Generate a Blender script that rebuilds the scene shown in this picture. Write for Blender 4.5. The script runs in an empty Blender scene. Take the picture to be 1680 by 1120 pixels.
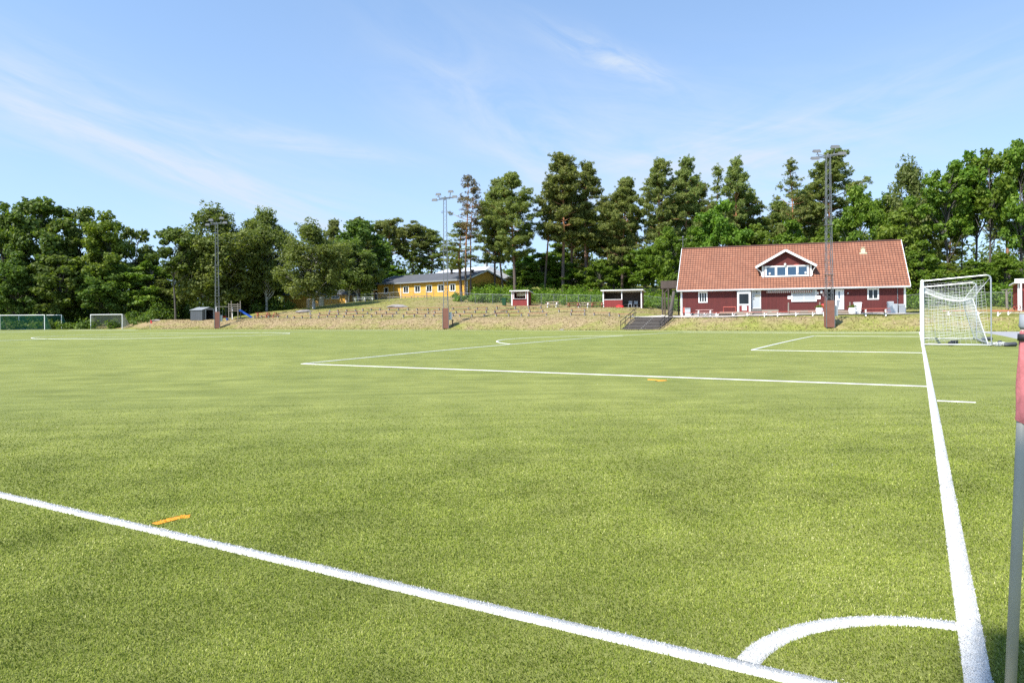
import bpy, math, random
import numpy as np
from math import sin, cos, pi, radians
from mathutils import Matrix, Vector

sc = bpy.context.scene
col = sc.collection
# ---------------------------------------------------------------- camera
FOC, TH, HY, CAMH, ROLL = 1160.47, 0.5192, 518.89, 1.5727, -0.0083   # focal length in photo pixels (1680 wide)
cd = bpy.data.cameras.new('camera')
cam = bpy.data.objects.new('camera', cd); col.objects.link(cam)
cd.sensor_fit = 'HORIZONTAL'; cd.sensor_width = 36.0
cd.lens = FOC / 1680 * 36
cd.shift_y = (HY - 560) / 1680
cd.clip_start = 0.05; cd.clip_end = 6000
cr_, sr_ = cos(ROLL), sin(ROLL)
cam.matrix_world = Matrix(((cr_, -sr_, 0, 0), (0, 0, -1, 0), (sr_, cr_, 0, CAMH), (0, 0, 0, 1)))
sc.camera = cam
sc.render.resolution_x, sc.render.resolution_y = 1024, 682
# ---------------------------------------------------------------- sky, sun, exposure
SUN_EL, SHADOW_AZ = radians(50), radians(47)        # shadows fall away from the camera and to the right
w = bpy.data.worlds.new('World'); sc.world = w; w.use_nodes = True
wn, wl = w.node_tree.nodes, w.node_tree.links
bg = wn['Background']
sky = wn.new('ShaderNodeTexSky'); sky.sky_type = 'NISHITA'; sky.sun_disc = False
sky.sun_elevation = SUN_EL; sky.sun_rotation = SHADOW_AZ + pi
sky.air_density = 1.15; sky.dust_density = 0.15; sky.ozone_density = 1.6; sky.altitude = 50
bg.inputs['Strength'].default_value = 0.15
def wmath(op, a, b=None, c=None):
    n = wn.new('ShaderNodeMath'); n.operation = op
    for i, v in enumerate((a, b, c)):
        if v is None: continue
        if isinstance(v, (int, float)): n.inputs[i].default_value = v
        else: wl.new(v, n.inputs[i])
    return n.outputs[0]
tc = wn.new('ShaderNodeTexCoord'); up = wn.new('ShaderNodeVectorMath'); up.operation = 'ADD'; up.inputs[1].default_value = (0, 0, 0.16)
nm = wn.new('ShaderNodeVectorMath'); nm.operation = 'NORMALIZE'; wl.new(tc.outputs['Generated'], up.inputs[0]); wl.new(up.outputs[0], nm.inputs[0]); wl.new(nm.outputs[0], sky.inputs[0])   # hazy horizon band kept thin
sx = wn.new('ShaderNodeSeparateXYZ'); wl.new(tc.outputs['Generated'], sx.inputs[0])
yy = wmath('MAXIMUM', sx.outputs[1], 0.05)
az_ = wmath('ARCTAN2', sx.outputs[0], sx.outputs[1])           # azimuth and elevation of the sky direction
el_ = wmath('ARCSINE', sx.outputs[2])
def streak(az0, el0, tilt, la, lw, amp, seed, nsx=5.0, nsy=30.0):
    """one wisp of cirrus high over the place: long axis tilted in azimuth/elevation"""
    da = wmath('SUBTRACT', az_, az0); de = wmath('SUBTRACT', el_, el0)
    u = wmath('ADD', wmath('MULTIPLY', da, cos(tilt)), wmath('MULTIPLY', de, sin(tilt)))
    v = wmath('SUBTRACT', wmath('MULTIPLY', de, cos(tilt)), wmath('MULTIPLY', da, sin(tilt)))
    cx = wn.new('ShaderNodeCombineXYZ')
    wl.new(wmath('MULTIPLY', u, nsx), cx.inputs[0]); wl.new(wmath('MULTIPLY', v, nsy), cx.inputs[1]); cx.inputs[2].default_value = seed
    nz = wn.new('ShaderNodeTexNoise'); nz.inputs['Scale'].default_value = 1.0; nz.inputs['Detail'].default_value = 9
    nz.inputs['Roughness'].default_value = 0.62; nz.inputs['Distortion'].default_value = 0.7
    wl.new(cx.outputs[0], nz.inputs['Vector'])
    g = wmath('EXPONENT', wmath('MULTIPLY', wmath('ADD', wmath('POWER', wmath('ABSOLUTE', wmath('DIVIDE', u, la)), 2.0),
              wmath('POWER', wmath('ABSOLUTE', wmath('DIVIDE', v, lw)), 2.0)), -1.0))
    n2 = wmath('MULTIPLY', wmath('MAXIMUM', wmath('SUBTRACT', nz.outputs[0], 0.36), 0.0), 3.4)
    return wmath('MULTIPLY', wmath('MULTIPLY', g, n2), amp)
tot = None
for a in ((-0.42, 0.185, -0.30, 0.26, 0.018, 0.85, 1.0), (-0.44, 0.20, -0.30, 0.30, 0.06, 0.45, 2.0), (-0.30, 0.235, -0.12, 0.14, 0.014, 0.7, 3.0),
          (0.14, 0.345, -0.42, 0.10, 0.018, 0.75, 4.0, 9.0, 34.0), (0.02, 0.25, -0.5, 0.22, 0.08, 0.5, 5.0, 5.0, 14.0),
          (0.35, 0.22, 0.2, 0.30, 0.05, 0.5, 6.0), (-0.62, 0.28, -0.2, 0.12, 0.05, 0.3, 7.0), (0.30, 0.20, -0.2, 0.25, 0.09, 0.4, 8.0)):
    s_ = streak(*a); tot = s_ if tot is None else wmath('ADD', tot, s_)
veil = wmath('MULTIPLY', wmath('EXPONENT', wmath('DIVIDE', wmath('MAXIMUM', el_, 0.0), -0.22)), 0.50)      # thin high haze, thicker towards the horizon
tot = wmath('ADD', tot, veil)
mixc = wn.new('ShaderNodeMix'); mixc.data_type = 'RGBA'
wl.new(wmath('MINIMUM', tot, 0.85), mixc.inputs['Factor'])
tint = wn.new('ShaderNodeMix'); tint.data_type = 'RGBA'; tint.blend_type = 'MULTIPLY'; tint.inputs['Factor'].default_value = 1.0; tint.inputs['B'].default_value = (0.94, 1.0, 1.03, 1)
wl.new(sky.outputs[0], tint.inputs['A']); wl.new(tint.outputs['Result'], mixc.inputs['A']); mixc.inputs['B'].default_value = (2.75, 3.1, 3.55, 1)
wl.new(mixc.outputs['Result'], bg.inputs['Color'])
sd = bpy.data.lights.new('sun', 'SUN'); sd.energy = 4.5; sd.angle = radians(0.53); sd.color = (1.0, 0.95, 0.87)
sun = bpy.data.objects.new('sun', sd); col.objects.link(sun)
sun.rotation_euler = Vector((cos(SUN_EL)*sin(SHADOW_AZ), cos(SUN_EL)*cos(SHADOW_AZ), -sin(SUN_EL))).to_track_quat('-Z', 'Y').to_euler()
sun.location = (-40, -40, 60)
sc.view_settings.view_transform = 'Standard'; sc.view_settings.look = 'None'
sc.view_settings.exposure = 0.85; sc.view_settings.gamma = 1; sc.view_settings.use_curve_mapping = False
cy = sc.cycles
cy.max_bounces = 6; cy.diffuse_bounces = 3; cy.glossy_bounces = 3; cy.transmission_bounces = 4; cy.transparent_max_bounces = 12
cy.use_denoising = False

# ---------------------------------------------------------------- places
FCX, FCY, FW, FL, CROWN = -0.2702, -3.1896, 64.728, 104.25, 0.3074     # pitch: corner at field (0,0), goal line along +Y, touchline along -X
CT, ST = cos(TH), sin(TH)
def fw(X, Y): return ((X-FCX)*CT + (Y-FCY)*ST, -(X-FCX)*ST + (Y-FCY)*CT)
def inv(x, y): return (x*CT - y*ST + FCX, x*ST + y*CT + FCY)
def smooth(a, b, t):
    t = np.clip((np.asarray(t, float)-a)/(b-a), 0, 1); return t*t*(3-2*t)
def vnoise(x, y, s, seed=0):
    """cheap smooth value noise, -1..1"""
    x = np.asarray(x, float)/s; y = np.asarray(y, float)/s
    xi = np.floor(x); yi = np.floor(y); xf = x-xi; yf = y-yi
    def hsh(a, b):
        v = np.sin(a*127.1 + b*311.7 + seed*74.7)*43758.5453; return (v-np.floor(v))*2-1
    u = xf*xf*(3-2*xf); v = yf*yf*(3-2*yf)
    return (hsh(xi, yi)*(1-u)+hsh(xi+1, yi)*u)*(1-v) + (hsh(xi, yi+1)*(1-u)+hsh(xi+1, yi+1)*u)*v
def crown(X, Y):
    t = 1-(2*np.asarray(Y, float)/FW-1)**2
    return CROWN*np.maximum(t, 0.0) * smooth(-128, -112, X)
def land(X, Y):
    """height of the natural ground round the pitch (bank, bench slope, terrace, wood)"""
    X = np.asarray(X, float); Y = np.asarray(Y, float); d = Y-FW
    bank = 1.45*smooth(2.3, 8.0, d)
    bank = bank - 0.21*smooth(-34, -27, X)*smooth(5, 8, d)*(1-smooth(9.5, 13.5, d))
    st = smooth(-27.9, -27.5, X)*(1-smooth(-22.9, -22.5, X)); bank = np.where((d > 2.3) & (d < 8.2), bank*(1-st)+st*np.minimum(bank, 1.22*np.clip((d-2.7)/5.3, 0, 1)-.12), bank)      # the stairs are cut into the bank
    m = smooth(-25, -34, X)*(1-smooth(-94, -106, X))
    rows = 1.1*np.clip((d-8)/6.2, 0, 1)
    e = np.interp(X, [-130, -102, -90, -70, -62, -56, -36, -20], [0.3, 0.9, 1.9, 2.2, 1.35, 0.9, 0.05, 0.0])
    up = e*np.clip((d-14)/16, 0, 1)
    back = 0.085*np.clip(d-30, 0, 60)
    rough = 0.05*vnoise(X, d, 2.3, 3)*smooth(2.6, 4.5, d) + 0.09*vnoise(X, d, 5.1, 5)*smooth(3, 6, d)*(1-0.75*smooth(8, 11, d)*(1-m))
    rightrise = 1.0*smooth(14, 26, d)*smooth(-8, 6, X)*0.5
    return bank + m*rows + up + back*np.where(X < -110, 0.5, 1.0) + rough + rightrise
def ground(X, Y):
    Y = np.asarray(Y, float)
    return np.where(Y <= FW+2.0, crown(X, Y), land(X, Y))
def gz(x, y):
    X, Y = inv(x, y); return float(ground(X, Y))
def hz(px): return HY + ROLL*(px-840)
def at(px, D): return (px-840)/FOC*D
def spot(px, D, sink=0.02):
    x = at(px, D); return (x, D, gz(x, D)-sink)
def hit(px, py, d0=12.0, d1=220.0, sink=0.02):
    """ground point seen at a photo pixel"""
    D = d0
    while D < d1:
        x = at(px, D)
        if hz(px) + (CAMH-gz(x, D))*FOC/D <= py: break
        D += 0.05
    return spot(px, D, sink)
def mpp(D): return D/FOC

# ---------------------------------------------------------------- materials
def nodes(name):
    m = bpy.data.materials.new(name); m.use_nodes = True
    nt = m.node_tree; return m, nt, nt.nodes['Principled BSDF']
def noise(nt, scale, detail=4, rough=0.55, vec=None, dist=0.0):
    n = nt.nodes.new('ShaderNodeTexNoise'); n.inputs['Scale'].default_value = scale; n.inputs['Detail'].default_value = detail
    n.inputs['Roughness'].default_value = rough; n.inputs['Distortion'].default_value = dist
    if vec: nt.links.new(vec, n.inputs['Vector'])
    return n
def ramp(nt, fac, stops):
    r = nt.nodes.new('ShaderNodeValToRGB'); e = r.color_ramp.elements
    while len(e) < len(stops): e.new(0.5)
    for k, (p, c) in zip(e, stops): k.position = p; k.color = (*c[:3], 1)
    nt.links.new(fac, r.inputs[0]); return r.outputs[0]
def mixrgb(nt, fac, a, b, mode='MIX'):
    n = nt.nodes.new('ShaderNodeMix'); n.data_type = 'RGBA'; n.blend_type = mode
    for s, v in (('Factor', fac), ('A', a), ('B', b)):
        if hasattr(v, 'is_output'): nt.links.new(v, n.inputs[s])
        else: n.inputs[s].default_value = v if s == 'Factor' else (*v[:3], 1)
    return n.outputs['Result']
def coords(nt, kind='Object'):
    return nt.nodes.new('ShaderNodeTexCoord').outputs[kind]
def bump(nt, bsdf, height, strength=0.3, dist=0.02):
    b = nt.nodes.new('ShaderNodeBump'); b.inputs['Strength'].default_value = strength; b.inputs['Distance'].default_value = dist
    nt.links.new(height, b.inputs['Height']); nt.links.new(b.outputs[0], bsdf.inputs['Normal'])
def simple(name, c, rough=0.6, var=0.18, scale=6.0, metal=0.0, bmp=0.0, spec=0.4):
    m, nt, b = nodes(name)
    n = noise(nt, scale, 5, 0.6, coords(nt))
    lo = tuple(v*(1-var) for v in c); hi = tuple(min(1, v*(1+var)) for v in c)
    nt.links.new(ramp(nt, n.outputs[0], [(0.3, lo), (0.7, hi)]), b.inputs['Base Color'])
    b.inputs['Roughness'].default_value = rough; b.inputs['Metallic'].default_value = metal
    b.inputs['Specular IOR Level'].default_value = spec
    if bmp: bump(nt, b, n.outputs[0], bmp, 0.01)
    return m
def boards(name, c, pitch=0.14, axis=0, rough=0.75, var=0.15, depth=0.5):
    """upright or lying boards: grooves and a slightly different tone per board"""
    m, nt, b = nodes(name)
    co = coords(nt); sp = nt.nodes.new('ShaderNodeSeparateXYZ'); nt.links.new(co, sp.inputs[0])
    def mt(op, a, v=None):
        n = nt.nodes.new('ShaderNodeMath'); n.operation = op; nt.links.new(a, n.inputs[0])
        if v is not None: n.inputs[1].default_value = v
        return n.outputs[0]
    if axis == 'xy':
        ad = nt.nodes.new('ShaderNodeMath'); nt.links.new(sp.outputs[0], ad.inputs[0]); nt.links.new(sp.outputs[1], ad.inputs[1]); s0 = ad.outputs[0]
    else: s0 = sp.outputs[axis]
    q = mt('DIVIDE', s0, pitch); fr = mt('FRACT', q); fl = mt('FLOOR', q)
    wn_ = nt.nodes.new('ShaderNodeTexWhiteNoise'); wn_.noise_dimensions = '1D'; nt.links.new(fl, wn_.inputs['W'])
    tone = ramp(nt, wn_.outputs[0], [(0, tuple(v*(1-var) for v in c)), (1, tuple(v*(1+var) for v in c))])
    n = noise(nt, 3.0, 5, 0.6, co)
    wear = mixrgb(nt, 0.35, tone, ramp(nt, n.outputs[0], [(0.3, tuple(v*0.7 for v in c)), (0.7, tuple(v*1.25 for v in c))]))
    nt.links.new(wear, b.inputs['Base Color']); b.inputs['Roughness'].default_value = rough
    g = ramp(nt, fr, [(0.0, (0, 0, 0)), (0.08, (1, 1, 1)), (0.92, (1, 1, 1)), (1.0, (0, 0, 0))])
    bump(nt, b, g, depth, 0.03)
    return m
def leafmat(name, dark, mid, light, trans=0.35, island=True):
    m, nt, b = nodes(name)
    a = nt.nodes.new('ShaderNodeAttribute'); a.attribute_name = 'tone'
    oi = nt.nodes.new('ShaderNodeObjectInfo')
    base = ramp(nt, a.outputs['Fac'], [(0.0, dark), (0.5, mid), (1.0, light)])
    hs = nt.nodes.new('ShaderNodeHueSaturation')
    mr = nt.nodes.new('ShaderNodeMapRange'); mr.inputs['To Min'].default_value = 0.485; mr.inputs['To Max'].default_value = 0.515
    nt.links.new(oi.outputs['Random'], mr.inputs['Value']); nt.links.new(mr.outputs[0], hs.inputs['Hue'])
    mv = nt.nodes.new('ShaderNodeMapRange'); mv.inputs['To Min'].default_value = 0.85; mv.inputs['To Max'].default_value = 1.15
    nt.links.new(oi.outputs['Random'], mv.inputs['Value']); nt.links.new(mv.outputs[0], hs.inputs['Value'])
    nt.links.new(base, hs.inputs['Color'])
    nt.links.new(hs.outputs[0], b.inputs['Base Color']); b.inputs['Roughness'].default_value = 0.55; b.inputs['Specular IOR Level'].default_value = 0.3
    t = nt.nodes.new('ShaderNodeBsdfTranslucent')
    tcol = mixrgb(nt, 1.0, hs.outputs[0], (1.25, 1.35, 0.5), 'MULTIPLY'); nt.links.new(tcol, t.inputs['Color'])
    mx = nt.nodes.new('ShaderNodeMixShader'); mx.inputs[0].default_value = trans
    nt.links.new(b.outputs[0], mx.inputs[1]); nt.links.new(t.outputs[0], mx.inputs[2])
    nt.links.new(mx.outputs[0], nt.nodes['Material Output'].inputs['Surface'])
    return m
def glassmat(name, c=(0.015, 0.018, 0.02), rough=0.05, spec=0.35):
    m, nt, b = nodes(name)
    n = noise(nt, 0.8, 2, 0.5, coords(nt)); bump(nt, b, n.outputs[0], 0.05, 0.05)
    b.inputs['Base Color'].default_value = (*c, 1); b.inputs['Roughness'].default_value = rough; b.inputs['Specular IOR Level'].default_value = spec
    return m

# turf of the pitch: fine blades seen as speckle, broad patches of brushed pile, satin sheen of the plastic blades
def turfmat():
    m, nt, b = nodes('artificial_turf')
    co = coords(nt)
    f1 = noise(nt, 150, 3, 0.7, co); f2 = noise(nt, 34, 4, 0.7, co); f3 = noise(nt, 1.1, 5, 0.6, co); f4 = noise(nt, 0.12, 4, 0.55, co)
    mp = nt.nodes.new('ShaderNodeMapping'); mp.inputs['Scale'].default_value = (0.35, 3.2, 1); nt.links.new(co, mp.inputs[0])
    f5 = noise(nt, 1.0, 5, 0.6, mp.outputs[0])
    c1 = ramp(nt, f1.outputs[0], [(0.33, (0.095, 0.115, 0.020)), (0.5, (0.205, 0.23, 0.050)), (0.68, (0.34, 0.36, 0.12))])
    c2 = ramp(nt, f2.outputs[0], [(0.30, (0.14, 0.165, 0.032)), (0.5, (0.212, 0.236, 0.052)), (0.7, (0.30, 0.318, 0.09))])
    c = mixrgb(nt, 0.5, c1, c2)
    c = mixrgb(nt, 0.5, c, ramp(nt, f3.outputs[0], [(0.32, (0.62, 0.66, 0.55)), (0.68, (1.32, 1.28, 1.35))]), 'MULTIPLY')
    c = mixrgb(nt, 0.6, c, ramp(nt, f5.outputs[0], [(0.35, (0.7, 0.72, 0.6)), (0.65, (1.25, 1.22, 1.3))]), 'MULTIPLY')
    c = mixrgb(nt, 0.6, c, ramp(nt, f4.outputs[0], [(0.35, (0.82, 0.86, 0.8)), (0.65, (1.16, 1.12, 1.15))]), 'MULTIPLY')
    nt.links.new(c, b.inputs['Base Color']); b.inputs['Roughness'].default_value = 0.6; b.inputs['Specular IOR Level'].default_value = 0.06
    b.inputs['Sheen Weight'].default_value = 0.08; b.inputs['Sheen Roughness'].default_value = 0.45; b.inputs['Sheen Tint'].default_value = (0.95, 1.0, 0.55, 1)
    bump(nt, b, mixrgb(nt, 0.4, f1.outputs[0], f2.outputs[0]), 0.7, 0.03)
    return m
def bladesmat():
    m, nt, b = nodes('turf_blade_plastic')
    a = nt.nodes.new('ShaderNodeAttribute'); a.attribute_name = 'tone'
    l = nt.nodes.new('ShaderNodeAttribute'); l.attribute_name = 'paint'
    co = coords(nt); f3 = noise(nt, 1.1, 5, 0.6, co)
    g = ramp(nt, a.outputs['Fac'], [(0.0, (0.062, 0.098, 0.008)), (0.45, (0.19, 0.24, 0.029)), (0.8, (0.34, 0.38, 0.075)), (1.0, (0.54, 0.53, 0.24))])
    g = mixrgb(nt, 0.5, g, ramp(nt, f3.outputs[0], [(0.32, (0.62, 0.66, 0.55)), (0.68, (1.32, 1.28, 1.35))]), 'MULTIPLY')
    wt = ramp(nt, a.outputs['Fac'], [(0.0, (0.46, 0.45, 0.42)), (0.5, (0.70, 0.685, 0.65)), (1.0, (0.82, 0.80, 0.77))])
    p = ramp(nt, l.outputs['Fac'], [(0.0, (0, 0, 0)), (0.49, (0, 0, 0)), (0.5, (1, 1, 1))])
    o = ramp(nt, l.outputs['Fac'], [(0.0, (0, 0, 0)), (0.74, (0, 0, 0)), (0.75, (1, 1, 1))])
    c = mixrgb(nt, p, g, wt); c = mixrgb(nt, o, c, (0.85, 0.40, 0.03))
    nt.links.new(c, b.inputs['Base Color']); b.inputs['Roughness'].default_value = 0.5; b.inputs['Specular IOR Level'].default_value = 0.12
    t = nt.nodes.new('ShaderNodeBsdfTranslucent'); nt.links.new(c, t.inputs['Color'])
    mx = nt.nodes.new('ShaderNodeMixShader'); mx.inputs[0].default_value = 0.25
    nt.links.new(b.outputs[0], mx.inputs[1]); nt.links.new(t.outputs[0], mx.inputs[2])
    nt.links.new(mx.outputs[0], nt.nodes['Material Output'].inputs['Surface'])
    return m
def linemat(name, c):
    m, nt, b = nodes(name); co = coords(nt)
    n = noise(nt, 140, 3, 0.7, co); n2 = noise(nt, 2.5, 4, 0.6, co)
    a = ramp(nt, n.outputs[0], [(0.3, tuple(v*0.62 for v in c)), (0.5, c), (0.75, tuple(min(1, v*1.08) for v in c))])
    a = mixrgb(nt, 0.5, a, ramp(nt, n2.outputs[0], [(0.3, (0.8, 0.82, 0.76)), (0.6, (1.05, 1.05, 1.05))]), 'MULTIPLY')
    nt.links.new(a, b.inputs['Base Color']); b.inputs['Roughness'].default_value = 0.8
    bump(nt, b, n.outputs[0], 0.6, 0.02); return m
def landmat():
    """dry summer grass: straw and green patches; browner on the steep bank, leafy under the trees"""
    m, nt, b = nodes('dry_grass'); co = coords(nt)
    n1 = noise(nt, 0.35, 6, 0.62, co); n2 = noise(nt, 2.2, 6, 0.65, co); n3 = noise(nt, 14, 4, 0.7, co)
    a = nt.nodes.new('ShaderNodeAttribute'); a.attribute_name = 'green'
    ad = nt.nodes.new('ShaderNodeMath'); nt.links.new(n1.outputs[0], ad.inputs[0]); nt.links.new(a.outputs['Fac'], ad.inputs[1])
    straw = ramp(nt, n2.outputs[0], [(0.3, (0.185, 0.135, 0.075)), (0.5, (0.27, 0.205, 0.115)), (0.72, (0.37, 0.29, 0.172))])
    grn = ramp(nt, n2.outputs[0], [(0.3, (0.14, 0.155, 0.035)), (0.55, (0.225, 0.235, 0.06)), (0.75, (0.31, 0.30, 0.095))])
    c = mixrgb(nt, ramp(nt, ad.outputs[0], [(0.42, (0, 0, 0)), (0.72, (1, 1, 1))]), straw, grn)
    c = mixrgb(nt, 0.6, c, ramp(nt, n3.outputs[0], [(0.3, (0.6, 0.6, 0.55)), (0.65, (1.25, 1.25, 1.2))]), 'MULTIPLY')
    nt.links.new(c, b.inputs['Base Color']); b.inputs['Roughness'].default_value = 0.95; b.inputs['Specular IOR Level'].default_value = 0.1
    bump(nt, b, mixrgb(nt, 0.5, n2.outputs[0], n3.outputs[0]), 0.45, 0.07)
    return m
def tilemat():
    m, nt, b = nodes('clay_roof_tiles'); co = coords(nt, 'UV')
    br = nt.nodes.new('ShaderNodeTexBrick'); br.offset = 0.0; br.inputs['Scale'].default_value = 1.0
    br.inputs['Brick Width'].default_value = 0.30; br.inputs['Row Height'].default_value = 0.36; br.inputs['Mortar Size'].default_value = 0.035
    br.inputs['Mortar Smooth'].default_value = 0.4; br.inputs['Bias'].default_value = 0.0
    br.inputs['Color1'].default_value = (0.262, 0.103, 0.055, 1); br.inputs['Color2'].default_value = (0.315, 0.135, 0.076, 1); br.inputs['Mortar'].default_value = (0.085, 0.032, 0.022, 1)
    nt.links.new(co, br.inputs['Vector'])
    n = noise(nt, 0.6, 6, 0.65, co); n2 = noise(nt, 5.0, 4, 0.6, co)
    c = mixrgb(nt, 0.7, br.outputs[0], ramp(nt, n.outputs[0], [(0.3, (0.8, 0.8, 0.82)), (0.7, (1.18, 1.15, 1.12))]), 'MULTIPLY')
    c = mixrgb(nt, 0.3, c, ramp(nt, n2.outputs[0], [(0.3, (0.75, 0.75, 0.75)), (0.7, (1.25, 1.25, 1.25))]), 'MULTIPLY')
    nt.links.new(c, b.inputs['Base Color']); b.inputs['Roughness'].default_value = 0.75
    bump(nt, b, br.outputs['Fac'], -0.9, 0.04); return m
def fencemat():
    m, nt, b = nodes('chain_link_mesh'); co = coords(nt, 'UV')
    sp = nt.nodes.new('ShaderNodeSeparateXYZ'); nt.links.new(co, sp.inputs[0])
    def mt(op, a, c=None):
        n = nt.nodes.new('ShaderNodeMath'); n.operation = op
        for i, v in enumerate((a, c)):
            if v is None: continue
            if isinstance(v, (int, float)): n.inputs[i].default_value = v
            else: nt.links.new(v, n.inputs[i])
        return n.outputs[0]
    p = mt('FRACT', mt('DIVIDE', mt('ADD', sp.outputs[0], sp.outputs[1]), 0.075)); q = mt('FRACT', mt('DIVIDE', mt('SUBTRACT', sp.outputs[0], sp.outputs[1]), 0.075))
    wire = mt('MAXIMUM', mt('LESS_THAN', p, 0.045), mt('LESS_THAN', q, 0.045))
    b.inputs['Base Color'].default_value = (0.22, 0.24, 0.24, 1); b.inputs['Metallic'].default_value = 0.4; b.inputs['Roughness'].default_value = 0.5
    t = nt.nodes.new('ShaderNodeBsdfTransparent'); mx = nt.nodes.new('ShaderNodeMixShader')
    nt.links.new(wire, mx.inputs[0]); nt.links.new(t.outputs[0], mx.inputs[1]); nt.links.new(b.outputs[0], mx.inputs[2])
    nt.links.new(mx.outputs[0], nt.nodes['Material Output'].inputs['Surface']); return m
def barkmat(name, low, high, split, marks=None):
    m, nt, b = nodes(name); co = coords(nt); sp = nt.nodes.new('ShaderNodeSeparateXYZ'); nt.links.new(co, sp.inputs[0])
    mp = nt.nodes.new('ShaderNodeMapping'); mp.inputs['Scale'].default_value = (6, 6, 1.4); nt.links.new(co, mp.inputs[0])
    n = noise(nt, 1.0, 5, 0.65, mp.outputs[0])
    mr = nt.nodes.new('ShaderNodeMapRange'); mr.inputs['From Min'].default_value = split-2.5; mr.inputs['From Max'].default_value = split+2.5
    nt.links.new(sp.outputs[2], mr.inputs['Value'])
    c = mixrgb(nt, mr.outputs[0], low, high)
    if marks:
        n2 = noise(nt, 1.0, 4, 0.6, mp.outputs[0]); mp2 = nt.nodes.new('ShaderNodeMapping'); mp2.inputs['Scale'].default_value = (2, 2, 5); nt.links.new(co, mp2.inputs[0])
        n2 = noise(nt, 1.3, 3, 0.6, mp2.outputs[0]); c = mixrgb(nt, ramp(nt, n2.outputs[0], [(0.53, (0, 0, 0)), (0.6, (1, 1, 1))]), c, marks)
    c = mixrgb(nt, 0.8, c, ramp(nt, n.outputs[0], [(0.3, (0.55, 0.55, 0.55)), (0.7, (1.35, 1.35, 1.35))]), 'MULTIPLY')
    nt.links.new(c, b.inputs['Base Color']); b.inputs['Roughness'].default_value = 0.9; bump(nt, b, n.outputs[0], 0.8, 0.05); return m

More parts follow.
